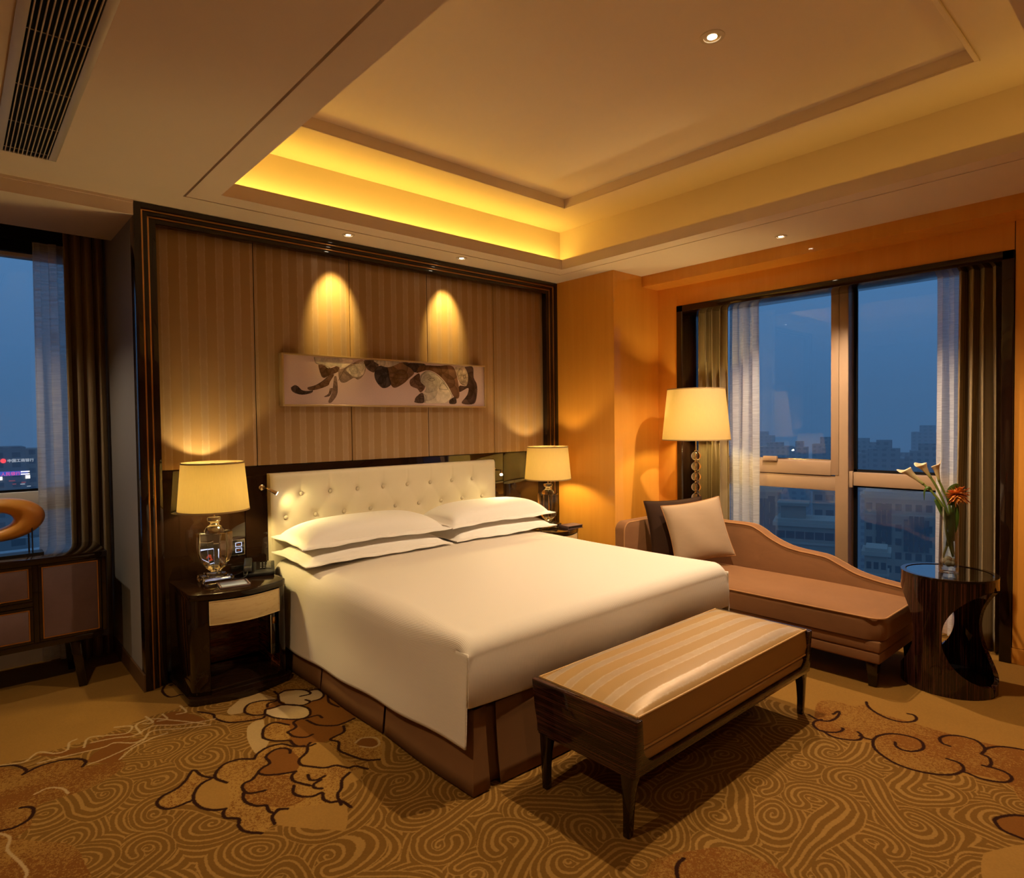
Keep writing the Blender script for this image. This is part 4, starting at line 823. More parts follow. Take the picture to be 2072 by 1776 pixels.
# torch holder inside the left niche
th = thing('torch_holder', 'black holder with brass plate on the inner side of the left nightstand', 'holder', (.640, -.30, .22))
obj('holder_box', MB().box(.590, .651, -.352, -.27, .16, .418), W['blackgloss'], th, bevel=.004)
obj('brass_plate', MB().box(.598, .622, -.3545, -.3515, .345, .385), W['brass'], th, bevel=.001)
obj('edge_strip', MB().box(.586, .591, -.353, -.346, .165, .40), W['chrome'], th, bevel=.001)
o = obj('power_cord', MB().tube(catmull([(.235,-.33,.415),(.242,-.335,.36),(.238,-.34,.30),(.222,-.345,.262),(.195,-.35,.25)], 5), .0022, 6), W['nickel'], loc=(.2,-.34,.25))
tag(o, 'thin pale cord hanging inside the left nightstand', 'cord')

# ------------------------------------------------------------------ table lamps
def table_lamp(c, label, k=1.0, power=20):
    t = thing('table_lamp', label, 'lamp', c, 0, 'crystal bedside lamps')
    O = lambda nm, mb, m, p=t, bv=0, sg=2, sm=40: obj(nm, mb, W[m], p, bevel=bv, seg=sg, local=True, smooth=sm)
    O('base', MB().box(-.082, .082, -.082, .082, .0005, .036), 'crystal', bv=.004)
    O('base_block', MB().box(-.052, .052, -.052, .052, .037, .052), 'crystal', bv=.003)
    # shield-shaped body: cross of two thick crystal slabs with rounded lower edge
    def slab(hw):
        P = [(-hw, .29)]
        for q in range(0, 11): a = q/10; P.append((-hw*(math.cos(a*PI/2)**.55 if a < 1 else 0)-.026*a, .175-.115*math.sin(a*PI/2)))
        P2 = [(-x, z) for x, z in P[::-1]]
        return P+P2
    oc = []; hw = .092; ch = .034
    prof = [(.30, .060), (.34, .066), (.52, .080), (.75, .110), (.92, .145), (1.0, .19), (1.0, .292)]
    v = []; f = []
    base8 = [(hw, ch), (ch, ch+.0), (ch, hw), (-ch, hw), (-ch, ch), (-hw, ch), (-hw, -ch), (-ch, -ch), (-ch, -hw), (ch, -hw), (ch, -ch), (hw, -ch)]
    base8 = [(x*1.0 if abs(x) == hw or abs(y) == hw else x*1.62, y if abs(x) == hw or abs(y) == hw else y*1.62) for x, y in base8]
    for s, z in prof: v += [(x*s, y*s, z) for x, y in base8]
    n8 = 12
    for j in range(len(prof)-1):
        for q in range(n8): f.append((j*n8+q, j*n8+(q+1) % n8, (j+1)*n8+(q+1) % n8, (j+1)*n8+q))
    f += [[q for q in range(n8)][::-1], [(len(prof)-1)*n8+q for q in range(n8)]]
    O('urn_body', MB().add(v, f), 'crystal', bv=.0018, sm=25)
    O('shoulder', MB().lathe([(.056,.293),(.055,.305),(.046,.320),(.034,.330)], seg=32), 'crystal')
    O('neck', MB().lathe([(.030,.331),(.026,.338),(.031,.352),(.038,.364),(.041,.372),(.038,.381),(.028,.384)], seg=32), 'crystal')
    O('stem', MB().lathe([(.0045,.386),(.0045,.56)], seg=12).lathe([(.012,.560),(.014,.575),(.014,.61),(.010,.615)], seg=16), 'brass')
    zb, zt, rb, rt = .420, .706, .197*k, .172*k
    sh = O('shade', MB().lathe([(rb,zb),(rt,zt),(rt-.003,zt),(rb-.003,zb),(rb,zb)], seg=64, cap=False), 'shade')
    O('trim_band', MB().lathe([(rb+.0012,zb-.001),(rb+.0008,zb+.008),(rb-.0045,zb+.008),(rb-.004,zb-.001),(rb+.0012,zb-.001)], seg=64, cap=False), 'shade_trim', sh)
    O('trim_band', MB().lathe([(rt+.0016,zt-.008),(rt+.0012,zt+.001),(rt-.004,zt+.001),(rt-.0045,zt-.008),(rt+.0016,zt-.008)], seg=64, cap=False), 'shade_trim', sh)
    sp = MB()
    for q in range(3):
        a = q*2*PI/3+.4; sp.tube([(0,0,zt-.012),((rt-.002)*math.cos(a),(rt-.002)*math.sin(a),zt-.010)], .0022, 6)
    sp.lathe([(.013,zt-.018),(.013,zt-.006)], seg=12).lathe([(.004,.615),(.004,zt-.018)], seg=8); O('spider', sp, 'brass')
    O('bulb', MB().sphere((0.024,0,.575), .020, 14, 10), 'bulb')
    L = bpy.data.lights.new('bulb_light', 'POINT'); L.energy = power; L.color = (1.0, .74, .28); L.shadow_soft_size = .04
    lo = bpy.data.objects.new('bulb_light', L); COL.objects.link(lo); lo.parent = t; lo.location = (0.0, 0, .535)
    return t
LAMPW = 22
table_lamp((.352, -.125, .6035), 'crystal table lamp with cream shade on the left nightstand', 1.0, LAMPW)
table_lamp((3.085, -.185, .6035), 'crystal table lamp with cream shade on the right nightstand', 1.03, LAMPW)

# telephone, black box, note tray, switch plates
ph = thing('telephone', 'black desk telephone on the left nightstand', 'telephone', (.612, -.10, .6035), math.radians(-20))
def O2(p): return lambda nm, mb, m, par=None, bv=.002, sg=2: obj(nm, mb, W[m], par or p, bevel=bv, seg=sg, local=True)
O = O2(ph)
O('body', MB().prism([(-.095,0),(.095,0),(.095,.050),(.06,.058),(-.075,.028),(-.095,.020)], 'x', -.085, .095), 'black', bv=.005)
O('handset', MB().prism([(-.10,.030),(-.09,.062),(-.05,.072),(.04,.076),(.085,.084),(.10,.066),(.09,.052),(.05,.054),(-.04,.046),(-.07,.030)], 'x', -.082, -.035), 'black', bv=.008, sg=3)
O('keypad_panel', MB().prism([(-.055,.034),(.055,.0585),(.055,.0605),(-.055,.036)], 'x', -.012, .075), 'blackgloss', bv=.001)
W['keys'] = simple('grey_keys', (.20, .20, .19), .5)
for r_ in range(4):
    for c_ in range(3):
        y = -.04+r_*.022; z = .0362+(y+.055)*.2227
        O('key', MB().box(.010+c_*.019, .020+c_*.019, y, y+.006, z-.001, z+.0012), 'keys', bv=.0008)
O('cord', MB().tube(catmull([(-.06,-.098,.035),(-.065,-.125,.018),(-.10,-.15,.006),(-.14,-.11,.005),(-.15,-.05,.005),(-.11,.0,.006),(-.09,.03,.012)], 6), .0035, 8), 'black', bv=0)
o = obj('flat_box', MB().box(.49, .675, .026, .058, .6035, .640), W['blackgloss'], bevel=.004, loc=(.595, .03, .6035)); tag(o, 'small flat black box behind the telephone against the wall', 'box')
tr = thing('note_tray', 'dark leather tray with a bluish note pad in front of the left lamp', 'note tray', (.400, -.298, .6035), math.radians(-9)); O = O2(tr)
O('tray', MB().box(-.082, .082, -.062, .062, 0, .007).box(-.082, .082, .054, .062, .007, .013).box(-.082, -.074, -.062, .054, .007, .011).box(.074, .082, -.062, .054, .007, .011), 'maroon', bv=.0015)
W['notepaper'] = simple('bluish_note_paper', (.30, .34, .45), .35, var=.1, Coat_Weight=.5)
O('note_pad', MB().box(-.070, .064, -.056, .050, .0072, .0105), 'notepaper', bv=.0008)
O('pen', MB().tube([(.069,-.05,.012),(.069,.045,.012)], .0035, 10), 'nickel', bv=0)
fo = thing('leather_folder', 'closed brown leather folder on the right nightstand', 'folder', (3.192, -.352, .6035), math.radians(-4)); O = O2(fo)
O('cover', MB().box(-.088, .088, -.062, .062, 0, .005).box(-.088, .088, -.062, .062, .024, .029).box(-.088, -.083, -.062, .062, .005, .024), 'maroon', bv=.0015)
O('pages', MB().box(-.082, .083, -.057, .057, .0055, .0235), 'black', bv=0)
W['sw_plate'] = simple('black_glass_switch_plate', (.012, .011, .012), .15, Coat_Weight=1.0)
W['sw_glow'] = emis('switch_glow', (.62, .68, 1.0), 1.6); W['sw_red'] = emis('switch_red', (1.0, .12, .05), .35)
def switch(x0, x1, z0, z1, cols, label):
    t = thing('switch_plate', label, 'switch plate', ((x0+x1)/2, .078, z0))
    obj('plate', MB().box(x0, x1, .070, .0775, z0, z1), W['sw_plate'], t, bevel=.002)
    e = MB(); q = .0018
    e.box(x0-q, x1+q, .0715, .077, z1, z1+q).box(x0-q, x1+q, .0715, .077, z0-q, z0).box(x1, x1+q, .0715, .077, z0, z1).box(x0-q, x0, .0715, .077, z0, z1)
    obj('edge_strip', e, W['chrome'], t)
    for cx in cols:
        for cz in (z0+(z1-z0)*.30, z0+(z1-z0)*.68):
            a, b2 = .0195, .0135; k = .0022; m = MB()
            m.box(cx-a, cx+a, .0685, .0699, cz-b2, cz-b2+k).box(cx-a, cx+a, .0685, .0699, cz+b2-k, cz+b2).box(cx-a, cx-a+k, .0685, .0699, cz-b2+k, cz+b2-k).box(cx+a-k, cx+a, .0685, .0699, cz-b2+k, cz+b2-k)
            bt_ = obj('switch_button', m, W['sw_glow'], t); obj('symbol', MB().box(cx-.006, cx+.006, .0690, .0699, cz-.0018, cz+.0018), W['sw_red'], bt_)
    return t
switch(.395, .588, .702, .796, (.425, .486, .552), 'black glass switch plate with glowing buttons behind the left lamp')
switch(2.83, 2.95, .735, .80, (), 'dark switch plate beside the right pillows')

# reading lamps on the dark panel
def reader(x, z, dirv, label, pw):
    t = thing('reading_lamp', label, 'reading lamp', (x, .078, z), 0, 'small reading lamps beside the headboard')
    d = Vector(dirv).normalized(); b = Vector((0, -.100, 0)); e = b+d*.012; tip = e+d*.055
    obj('wall_rose', MB().lathe([(.019,0),(.019,.006),(.012,.010)], seg=24), W['nickel'], t, local=True).rotation_euler = (PI/2, 0, 0)
    obj('arm', MB().tube([(0,-.006,0),(0,-.10,0),tuple(e)], .0055, 10), W['nickel'], t, local=True)
    obj('lamp_head', MB().tube([tuple(e), tuple(e+d*.02), tuple(tip)], [.009,.010,.0135], 18), W['nickel'], t, local=True)
    obj('lens', MB().tube([tuple(tip+d*.0002), tuple(tip+d*.0022)], .0115, 16), W['lens'], t, local=True)
    L = bpy.data.lights.new('reading_light', 'SPOT'); L.energy = pw; L.color = (1.0, .80, .34); L.spot_size = math.radians(150); L.spot_blend = 1.0; L.shadow_soft_size = .012
    lo = bpy.data.objects.new('reading_light', L); COL.objects.link(lo); lo.parent = t; lo.location = tip+d*.006
    lo.rotation_euler = d.to_track_quat('-Z', 'Y').to_euler()
reader(.708, 1.118, (.74, -.40, -.50), 'small metal reading lamp left of the headboard', 7)
reader(2.690, 1.118, (-.55, -.62, -.46), 'small lit reading lamp right of the headboard', 11)

# ------------------------------------------------------------------ sideboard with sculpture under the left window
sb = thing('sideboard', 'dark sideboard with maroon leather doors under the left window', 'sideboard', (-.80, .58, 0))
SX0, SX1, SY0, SY1, SZ0, SZ1 = -1.56, -.118, .362, .785, .272, .785
b = MB(); b.box(SX0, SX1, SY0-.006, SY1, SZ1-.035, SZ1); b.box(SX0, SX1, SY0, SY1, SZ0, SZ0+.035); b.box(SX0, SX0+.03, SY0, SY1, SZ0+.035, SZ1-.035); b.box(SX1-.03, SX1, SY0, SY1, SZ0+.035, SZ1-.035); b.box(SX0+.03, SX1-.03, SY1-.02, SY1, SZ0+.035, SZ1-.035)
b.box(-.478, -.452, SY0, SY1-.02, SZ0+.035, SZ1-.035); b.box(SX0+.03, -.478, SY0, SY1-.02, .516, .546)
obj('body', b, W['lacquer'], sb, bevel=.003)
def fronted(nm, x0, x1, z0, z1):
    fr = MB(); k = .016
    fr.box(x0, x1, SY0-.004, SY0+.018, z0, z0+k).box(x0, x1, SY0-.004, SY0+.018, z1-k, z1).box(x0, x0+k, SY0-.004, SY0+.018, z0+k, z1-k).box(x1-k, x1, SY0-.004, SY0+.018, z0+k, z1-k)
    d = obj(nm, fr, W['lacquer'], sb, bevel=.002); k2 = k+.005
    br = MB().box(x0+k, x1-k, SY0-.005, SY0+.01, z0+k, z0+k2).box(x0+k, x1-k, SY0-.005, SY0+.01, z1-k2, z1-k).box(x0+k, x0+k2, SY0-.005, SY0+.01, z0+k2, z1-k2).box(x1-k2, x1-k, SY0-.005, SY0+.01, z0+k2, z1-k2)
    obj('brass_border', br, W['brass'], d)
    obj('leather_panel', MB().box(x0+k2, x1-k2, SY0-.003, SY0+.012, z0+k2, z1-k2), W['maroon'], d, bevel=.002)
fronted('door', -.452, -.150, .308, .749); fronted('drawer', -.98, -.479, .547, .749); fronted('drawer', -.98, -.479, .308, .515); fronted('door', -1.53, -.985, .308, .749)
def splay(x, y, dx, dy): 
    v = []
    for z, ox, oy, h in ((0, dx, dy, .020), (.272, 0, 0, .026)):
        v += [(x+ox-h, y+oy-h, z), (x+ox+h, y+oy-h, z), (x+ox+h, y+oy+h, z), (x+ox-h, y+oy+h, z)]
    return MB().add(v, [(3,2,1,0),(4,5,6,7),(0,1,5,4),(1,2,6,5),(2,3,7,6),(3,0,4,7)])
for x, y, dx, dy in ((-.285, .40, .03, -.025), (-.285, .70, .02, .04), (-1.40, .40, -.03, -.025), (-1.40, .70, -.02, .04)): obj('leg', splay(x, y, dx, dy), W['lacquer'], sb, bevel=.003)
sc = thing('sculpture', 'amber ring sculpture on a thin black stand on the sideboard', 'sculpture', (-.60, .55, SZ1))
M = Mat('amber_glazed_ceramic'); z = M.xyz()[0]
M.pbr(M.mix(M.math('ADD', M.math('MULTIPLY_ADD', z, 2.6, 1.55), M.math('MULTIPLY', M.noise(M.pos(5,5,9), 1.0, 3), .6), clamp=True), (.90, .50, .07), (.55, .13, .03)), .35, 0, Coat_Weight=.5, Subsurface_Weight=.15, Subsurface_Radius=(.05,.02,.005)); W['amber'] = M.m
def ringf(u, v):
    a = u*2*PI; b2 = v*2*PI; ca, sa = math.cos(a), math.sin(a); ti = .06
    ox, oz = .208*ca, .124*sa; ix, iz = -.072+.130*ca, -.002+.054*sa     # outer and inner rims
    ox, oz = ox*math.cos(ti)-oz*math.sin(ti), ox*math.sin(ti)+oz*math.cos(ti); ix, iz = ix*math.cos(ti)-iz*math.sin(ti), ix*math.sin(ti)+iz*math.cos(ti)
    mx, mz = (ox+ix)/2, (oz+iz)/2; hx, hz = (ox-ix)/2, (oz-iz)/2; w = math.hypot(hx, hz)
    return (-.602+mx+hx*math.cos(b2), .55+min(.085, .6*w+.02)*math.sin(b2), 1.0+mz+hz*math.cos(b2))
mb = MB().grid(ringf, 64, 28); mb.uv = {}; obj('ring', mb, W['amber'], sc, smooth=180)
obj('stand', MB().box(-1.0, -.41, .49, .60, SZ1+.0005, SZ1+.014).tube([(-.475,.55,SZ1+.012),(-.475,.55,.93)], .004, 8).tube([(-.462,.50,SZ1+.012),(-.462,.50,.955)], .0035, 8).tube([(-.80,.55,SZ1+.012),(-.86,.55,.92)], .004, 8), W['black'], sc)

# curtains
def cloth(name, axis, xc, a0, a1, z0, z1, folds, amp, mat, label, cat, group, seed, flare=0.0, thick=.005, edge=0.0, nu=220):
    r = np.random.default_rng(seed); ph = r.uniform(0, 6, 6); w = abs(a1-a0)
    def fn(u, v):
        g = 1.0+.25*math.sin(2*PI*u*1.3+ph[3]); uu = u+.018*math.sin(2*PI*u*3+ph[0])
        a = a0+(a1-a0)*(u+.25/folds*.35*math.sin(4*PI*folds*uu+ph[1]))+ (1-v)*flare*(u-.5)
        o = amp*g*math.sin(2*PI*folds*uu+ph[1]+.35*math.sin(3*v+ph[2]))*(.75+.25*(1-v))+.006*math.sin(7*v+9*u+ph[4])
        z = z0+(z1-z0)*v
        e = edge*math.sin(PI*v)*(1-u)
        return (xc+o, a+e, z) if axis == 'x' else (a+e, xc+o, z)
    L = w+folds*amp*3.4
    mb = MB().grid(fn, nu, 24, uvfn=lambda u, v: (u*L, v*(z1-z0)))
    ob = obj(name, mb, W[mat], loc=((xc, (a0+a1)/2, z0) if axis == 'x' else ((a0+a1)/2, xc, z0)), smooth=180)
    if thick: md = ob.modifiers.new('thickness', 'SOLIDIFY'); md.thickness = thick; md.offset = 0
    return tag(ob, label, cat, group)
cloth('drape', 'y', .865, -.228, -.005, .012, 2.795, 3.6, .042, 'drape', 'ribbed olive drape at the left window beside the grey wall', 'drape', 'ribbed olive drapes', 5)
cloth('sheer_curtain', 'y', .928, -.388, -.215, .02, 2.79, 2.2, .017, 'sheer', 'white sheer curtain gathered at the left window', 'sheer curtain', 'white sheer curtains', 6, thick=0, flare=.03)
cloth('drape', 'x', 4.25, -1.245, -.935, .012, 2.70, 4.4, .05, 'drape', 'ribbed olive drape behind the floor lamp', 'drape', 'ribbed olive drapes', 8)
cloth('sheer_curtain', 'x', 4.30, -1.50, -1.225, .02, 2.70, 3.0, .022, 'sheer', 'white sheer curtain beside the floor lamp', 'sheer curtain', 'white sheer curtains', 9, thick=0)
cloth('drape', 'x', 4.22, -3.180, -2.935, .012, 2.70, 4.0, .055, 'drape', 'ribbed olive drape behind the flower vase', 'drape', 'ribbed olive drapes', 12, flare=.05)
cloth('sheer_curtain', 'x', 4.30, -2.94, -2.775, .02, 2.70, 2.4, .022, 'sheer', 'white sheer curtain behind the calla lilies', 'sheer curtain', 'white sheer curtains', 13, thick=0)
# ------------------------------------------------------------------ chaise longue
KX0, KX1, KY0, KY1 = 3.04, 3.74, -2.84, -.95
ch = thing('chaise_longue', 'tan velvet chaise longue with sloping back under the right window', 'chaise longue', ((KX0+KX1)/2, -1.9, 0))
obj('base', MB().box(KX0+.006, KX1, KY0+.006, KY1, .140, .202).box(KX0+.003, KX1-.02, KY0+.003, KY1+.02, .204, .268), W['velvet'], ch, bevel=.009, seg=3)
def seat():
    x0, x1, y0, y1 = KX0-.006, 3.645, KY0-.006, -1.05
    mb = cush(x0, x1, y0, y1, .272, .398, .036, .02)
    def rnd(p):        # soften the two free corners in plan
        x, y, z = p; r = .07
        cx, cy = x0+r, y0+r
        if x < cx and y < cy:
            dx, dy = cx-x, cy-y; m = max(dx, dy); d = math.hypot(dx, dy)
            if d > 1e-6: k = m/d; x, y = cx-dx*k, cy-dy*k
        return (x, y, z)
    mb.v = [rnd(p) for p in mb.v]; return mb
st = obj('seat_cushion', seat(), W['velvet'], ch, smooth=60)
obj('piping', MB().tube([(3.645, KY0-.012, .399)]+[(KX0+.064-.072*math.sin(a), KY0+.058-.072*math.cos(a), .399) for a in [k*PI/14 for k in range(8)]]+[(KX0-.008, -1.06, .399)], .005, 8), W['velvet_pipe'], st)
# back along the window: two-step falling curve
cur = [(-.95,.735),(-1.25,.738),(-1.55,.740),(-1.74,.738),(-1.82,.712),(-1.90,.665),(-2.0,.622),(-2.10,.600),(-2.22,.590),(-2.31,.578),(-2.40,.540),(-2.50,.500),(-2.62,.476),(-2.74,.462),(-2.80,.455)]
top = [tuple(p) for p in catmull(cur, 5)]
poly = [(KY1, .15)]+[(p[0], p[1]) for p in top]+[(-2.83, .44), (-2.835, .15)]
def back():
    mb = MB(); rows = []
    P = [(p[0], p[1]) for p in top]+[(-2.83, .435)]
    n = len(P); sec = [(3.640,-1),(3.640,-.018),(3.646,-.005),(3.656,0),(3.728,0),(3.738,-.006),(3.742,-.018),(3.742,-1)]
    v = []
    for y, z in P:
        for x, dz in sec: v.append((x, y, .15 if dz == -1 else z+dz))
    m = len(sec); f = [(j*m+k, j*m+k+1, (j+1)*m+k+1, (j+1)*m+k) for j in range(n-1) for k in range(m-1)]
    f += [tuple(range(m)), tuple((n-1)*m+k for k in range(m))[::-1]]
    return mb.add(v, f)
bk = obj('backrest', back(), W['velvet'], ch, smooth=50)
obj('piping', MB().tube([(3.643, p[0], p[1]-.006) for p in top], .0048, 8).tube([(3.741, p[0], p[1]-.006) for p in top], .0048, 8), W['velvet_pipe'], bk)
hp = []
for k in range(8): a = PI-k*(PI/2)/7; hp.append((KX0+.01+.07+.07*math.cos(a), .672+.07*math.sin(a)))
hpoly = [(KX0+.01, .15)]+hp+[(3.66, .742), (3.66, .15)]
hd = obj('headrest', MB().prism(hpoly, 'y', -1.05, -.95), W['velvet'], ch, bevel=.014, seg=3)
obj('piping', MB().tube([(KX0+.006, -1.046, .40)]+[(x-.002, -1.046, z-.004) for x, z in hp]+[(3.64, -1.046, .738)], .0048, 8), W['velvet_pipe'], hd)
def bleg(x, y):
    v = []
    for z, h in ((0, .021), (.140, .030)): v += [(x-h, y-h, z), (x+h, y-h, z), (x+h, y+h, z), (x-h, y+h, z)]
    return MB().add(v, [(3,2,1,0),(4,5,6,7),(0,1,5,4),(1,2,6,5),(2,3,7,6),(3,0,4,7)])
for x in (3.085, 3.70):
    for y in (-2.79, -1.0): obj('leg', bleg(x, y), W['lacquer'], ch, bevel=.003)

# scatter cushions on the chaise
def cushion(c, size, thick, rz, lean, mat, pipe, label, roll=0.0):
    t = thing('cushion', label, 'cushion', c, rz)
    def sh(sg):
        def fn(u, v):
            a = 2*u-1; b = 2*v-1; tk = ((1-abs(a)**2.6)*(1-abs(b)**2.6))**.55
            X = a*size/2*(1-.06*(1-a*a)*0-.05*(1-abs(b)**2)*(abs(a)**8)*0); X *= 1-.07*(1-b*b)*abs(a)**3; Z = b*size/2*(1-.07*(1-a*a)*abs(b)**3)
            return (X, sg*(thick/2*tk+.001)+.004*math.sin(5*a+3*b)*tk, Z)
        return fn
    mb = MB().grid(sh(1), 30, 30); m2 = MB().grid(sh(-1), 30, 30); o = len(mb.v); mb.add(m2.v, m2.f); mb.uv = {}
    rimi = [k for k in range(31)]+[31*j+30 for j in range(1, 31)]+[30*31+k for k in range(29, -1, -1)]+[31*j for j in range(29, 0, -1)]
    for i in range(len(rimi)): a, b2 = rimi[i], rimi[(i+1) % len(rimi)]; mb.f.append([a, b2, o+b2, o+a]); mb.mi.append(0)
    R_ = Matrix.Rotation(lean, 4, 'X') @ Matrix.Rotation(roll, 4, 'Y')
    edge = [tuple(R_ @ Vector(mb.v[k])) for k in rimi]; edge.append(edge[0])
    mb.v = [tuple(R_ @ Vector(p)) for p in mb.v]
    obj('cover', mb, W[mat], t, local=True, smooth=70)
    obj('piping', MB().tube(edge, .0042, 8), W[pipe], t, local=True)
    return t
cushion((3.395, -1.47, .690), .46, .13, math.radians(-41), math.radians(-20), 'cushion_beige', 'velvet_pipe', 'beige square cushion leaning in the corner of the chaise', math.radians(-9))
cushion((3.40, -1.288, .690), .46, .10, math.radians(-41), math.radians(-20), 'cushion_dark', 'cushion_dark', 'dark brown cushion behind the beige one on the chaise', math.radians(-4))

# ------------------------------------------------------------------ floor lamp
fl = thing('floor_lamp', 'tall floor lamp with stacked crystal balls and cream shade by the window', 'lamp', (3.885, -1.152, 0))
def O(nm, mb, m, p=fl, bv=0, sg=2, sm=40): return obj(nm, mb, W[m], p, bevel=bv, seg=sg, local=True, smooth=sm)
O('base', MB().lathe([(.115,.001),(.115,.018),(.10,.026),(.03,.034)], seg=40), 'crystal')
O('stem', MB().lathe([(.006,.034),(.006,1.36)], seg=12), 'nickel')
zb = .085; k = 0
while zb < 1.29:
    O('crystal_ball', MB().lathe([(.0065, -.0385)]+[(.0405*math.cos(a), .0385*math.sin(a)) for a in [(-1+2*q/12)*1.38 for q in range(13)]]+[(.0065, .0385)], (0,0,zb), 28), 'crystal', sm=60)
    O('spacer_ring', MB().lathe([(.0066,.0395),(.014,.0395),(.014,.0465),(.0066,.0465)], (0,0,zb), 18), 'nickel'); zb += .0875
rb, rt, z0, z1 = .279, .234, 1.357, 1.785
fs = O('shade', MB().lathe([(rb,z0),(rt,z1),(rt-.003,z1),(rb-.003,z0),(rb,z0)], seg=72, cap=False), 'shade')
O('trim_band', MB().lathe([(rb+.0012,z0-.001),(rb+.0006,z0+.007),(rb-.0045,z0+.007),(rb-.004,z0-.001),(rb+.0012,z0-.001)], seg=72, cap=False), 'shade_trim', fs)
O('trim_band', MB().lathe([(rt+.0016,z1-.007),(rt+.001,z1+.001),(rt-.004,z1+.001),(rt-.0045,z1-.007),(rt+.0016,z1-.007)], seg=72, cap=False), 'shade_trim', fs)
sp = MB()
for q in range(3):
    a = q*2*PI/3+.4; sp.tube([(0,0,z1-.015),((rt-.002)*math.cos(a),(rt-.002)*math.sin(a),z1-.012)], .0025, 6)
sp.lathe([(.004,1.36),(.004,z1-.015)], seg=8).lathe([(.016,1.40),(.016,1.46)], seg=14); O('spider', sp, 'brass')
O('bulb', MB().sphere((.03,0,1.50), .028, 16, 10), 'bulb')
L = bpy.data.lights.new('bulb_light', 'POINT'); L.energy = 25; L.color = (1.0, .74, .28); L.shadow_soft_size = .05
lo = bpy.data.objects.new('bulb_light', L); COL.objects.link(lo); lo.parent = fl; lo.location = (0, 0, 1.51)

# ------------------------------------------------------------------ side table
TC = (3.4286, -3.065); TR_, TH = .2325, .642
stb = thing('side_table', 'round ebony side table with oval openings beside the chaise', 'side table', (TC[0], TC[1], 0))
def shell(th0):
    mb = MB(); NU, NV = 30, 60; v = []; f = []
    zs = [.0]+[.06+.52*(.5-.5*math.cos(PI*k/(NV-4))) for k in range(NV-3)]+[.605, TH]
    def half(z):
        t = (z-.32)/.2605
        return PI/2-(math.radians(72)*math.sqrt(1-t*t) if abs(t) < 1 else 0)
    cols = NU+1
    for rad in (TR_, TR_-.022):
        for z in zs:
            h = half(z)
            for i in range(cols): a = th0+(2*i/NU-1)*h; v.append((rad*math.cos(a), rad*math.sin(a), z))
    n = len(zs); o = n*cols
    for j in range(n-1):
        for i in range(NU):
            f.append((j*cols+i, j*cols+i+1, (j+1)*cols+i+1, (j+1)*cols+i)); f.append((o+j*cols+i, o+(j+1)*cols+i, o+(j+1)*cols+i+1, o+j*cols+i+1))
        for i in (0, NU): f.append((j*cols+i, o+j*cols+i, o+(j+1)*cols+i, (j+1)*cols+i))
    for j in (0, n-1):
        for i in range(NU): f.append((j*cols+i, j*cols+i+1, o+j*cols+i+1, o+j*cols+i))
    return v, f
mb = MB()
for a in (167.5, 347.5): mb.add(*shell(math.radians(a)))
O2_ = lambda nm, mb, m, bv=0, sm=40: obj(nm, mb, W[m], stb, bevel=bv, local=True, smooth=sm)
O2_('body', mb, 'ebony')
O2_('top', MB().lathe([(TR_-.0225,.585),(TR_-.0225,.634)], seg=64), 'blackgloss')
W['dark_mirror'] = simple('dark_mirror_top', (.42, .42, .43), .03, 1.0)
O2_('glass_inset', MB().lathe([(TR_-.028,.6345),(TR_-.028,.6395)], seg=64), 'dark_mirror')
O2_('top_rim', MB().lathe([(TR_-.023,.634),(TR_-.023,TH+.001),(TR_+.0008,TH+.001),(TR_+.0008,TH-.012),(TR_-.0005,TH-.012)], seg=72, cap=False), 'lacquer')
O2_('bottom_board', MB().lathe([(TR_-.0225,.004),(TR_-.0225,.050)], seg=64), 'blackgloss')

# vase, stones and flowers
VZ = .6400
vs = obj('vase', MB().lathe([(.0,.0),(.043,.0),(.0475,.004),(.048,.05),(.0465,.18),(.0425,.375),(.039,.376),(.0435,.18),(.0445,.05),(.042,.034),(.0,.032)], seg=48, cap=False), W['vase_glass'], loc=(TC[0], TC[1], VZ), local=True, smooth=50)
tag(vs, 'tall clear glass vase holding flowers on the round side table', 'vase')
W['stone'] = simple('white_stone', (.93, .88, .80), .8, var=.04, scale=30)
rs = np.random.default_rng(4); spots = [(.024,.0),(-.018,.02),(-.012,-.026),(.008,.030),(.0,.002),(.022,-.022),(-.028,-.004)]
slab_ = ['lowest at the right', 'at the back', 'at the front left', 'at the rear right', 'topmost of the pile', 'at the front right', 'at the left']
for i, (sx, sy) in enumerate(spots):
    zz = .034+.018+(.026 if i == 4 else .010*(i % 2)); m = MB().sphere((0,0,0), .0205, 16, 10, (1.1, .95, .85))
    m.v = [tuple(np.array(p)*(1+.16*math.sin(90*p[0]+i)*math.sin(80*p[1]+2*i)+.1*math.sin(120*p[2]+i))) for p in m.v]
    tag(obj('stone', m, W['stone'], loc=(TC[0]+sx*.70, TC[1]+sy*.70, VZ+zz), local=True, smooth=180), 'white stone lying inside the glass vase on the round side table', 'stone', 'white stones in the vase')
W['stem'] = simple('green_stem', (.13, .19, .028), .4, var=.12, scale=20); W['leaf'] = simple('green_leaf', (.055, .115, .012), .38, var=.2, scale=25)
M = Mat('calla_spathe'); z = M.xyz(M.n('ShaderNodeUVMap').outputs[0])[1]
M.pbr(M.ramp(z, [(0.0, (.20, .27, .05)), (.35, (.58, .50, .25)), (1.0, (.66, .52, .34))]), .45, 0, Subsurface_Weight=.1, Subsurface_Radius=(.01,.01,.005)); W['calla'] = M.m
W['spadix'] = simple('yellow_spadix', (.62, .40, .05), .6)
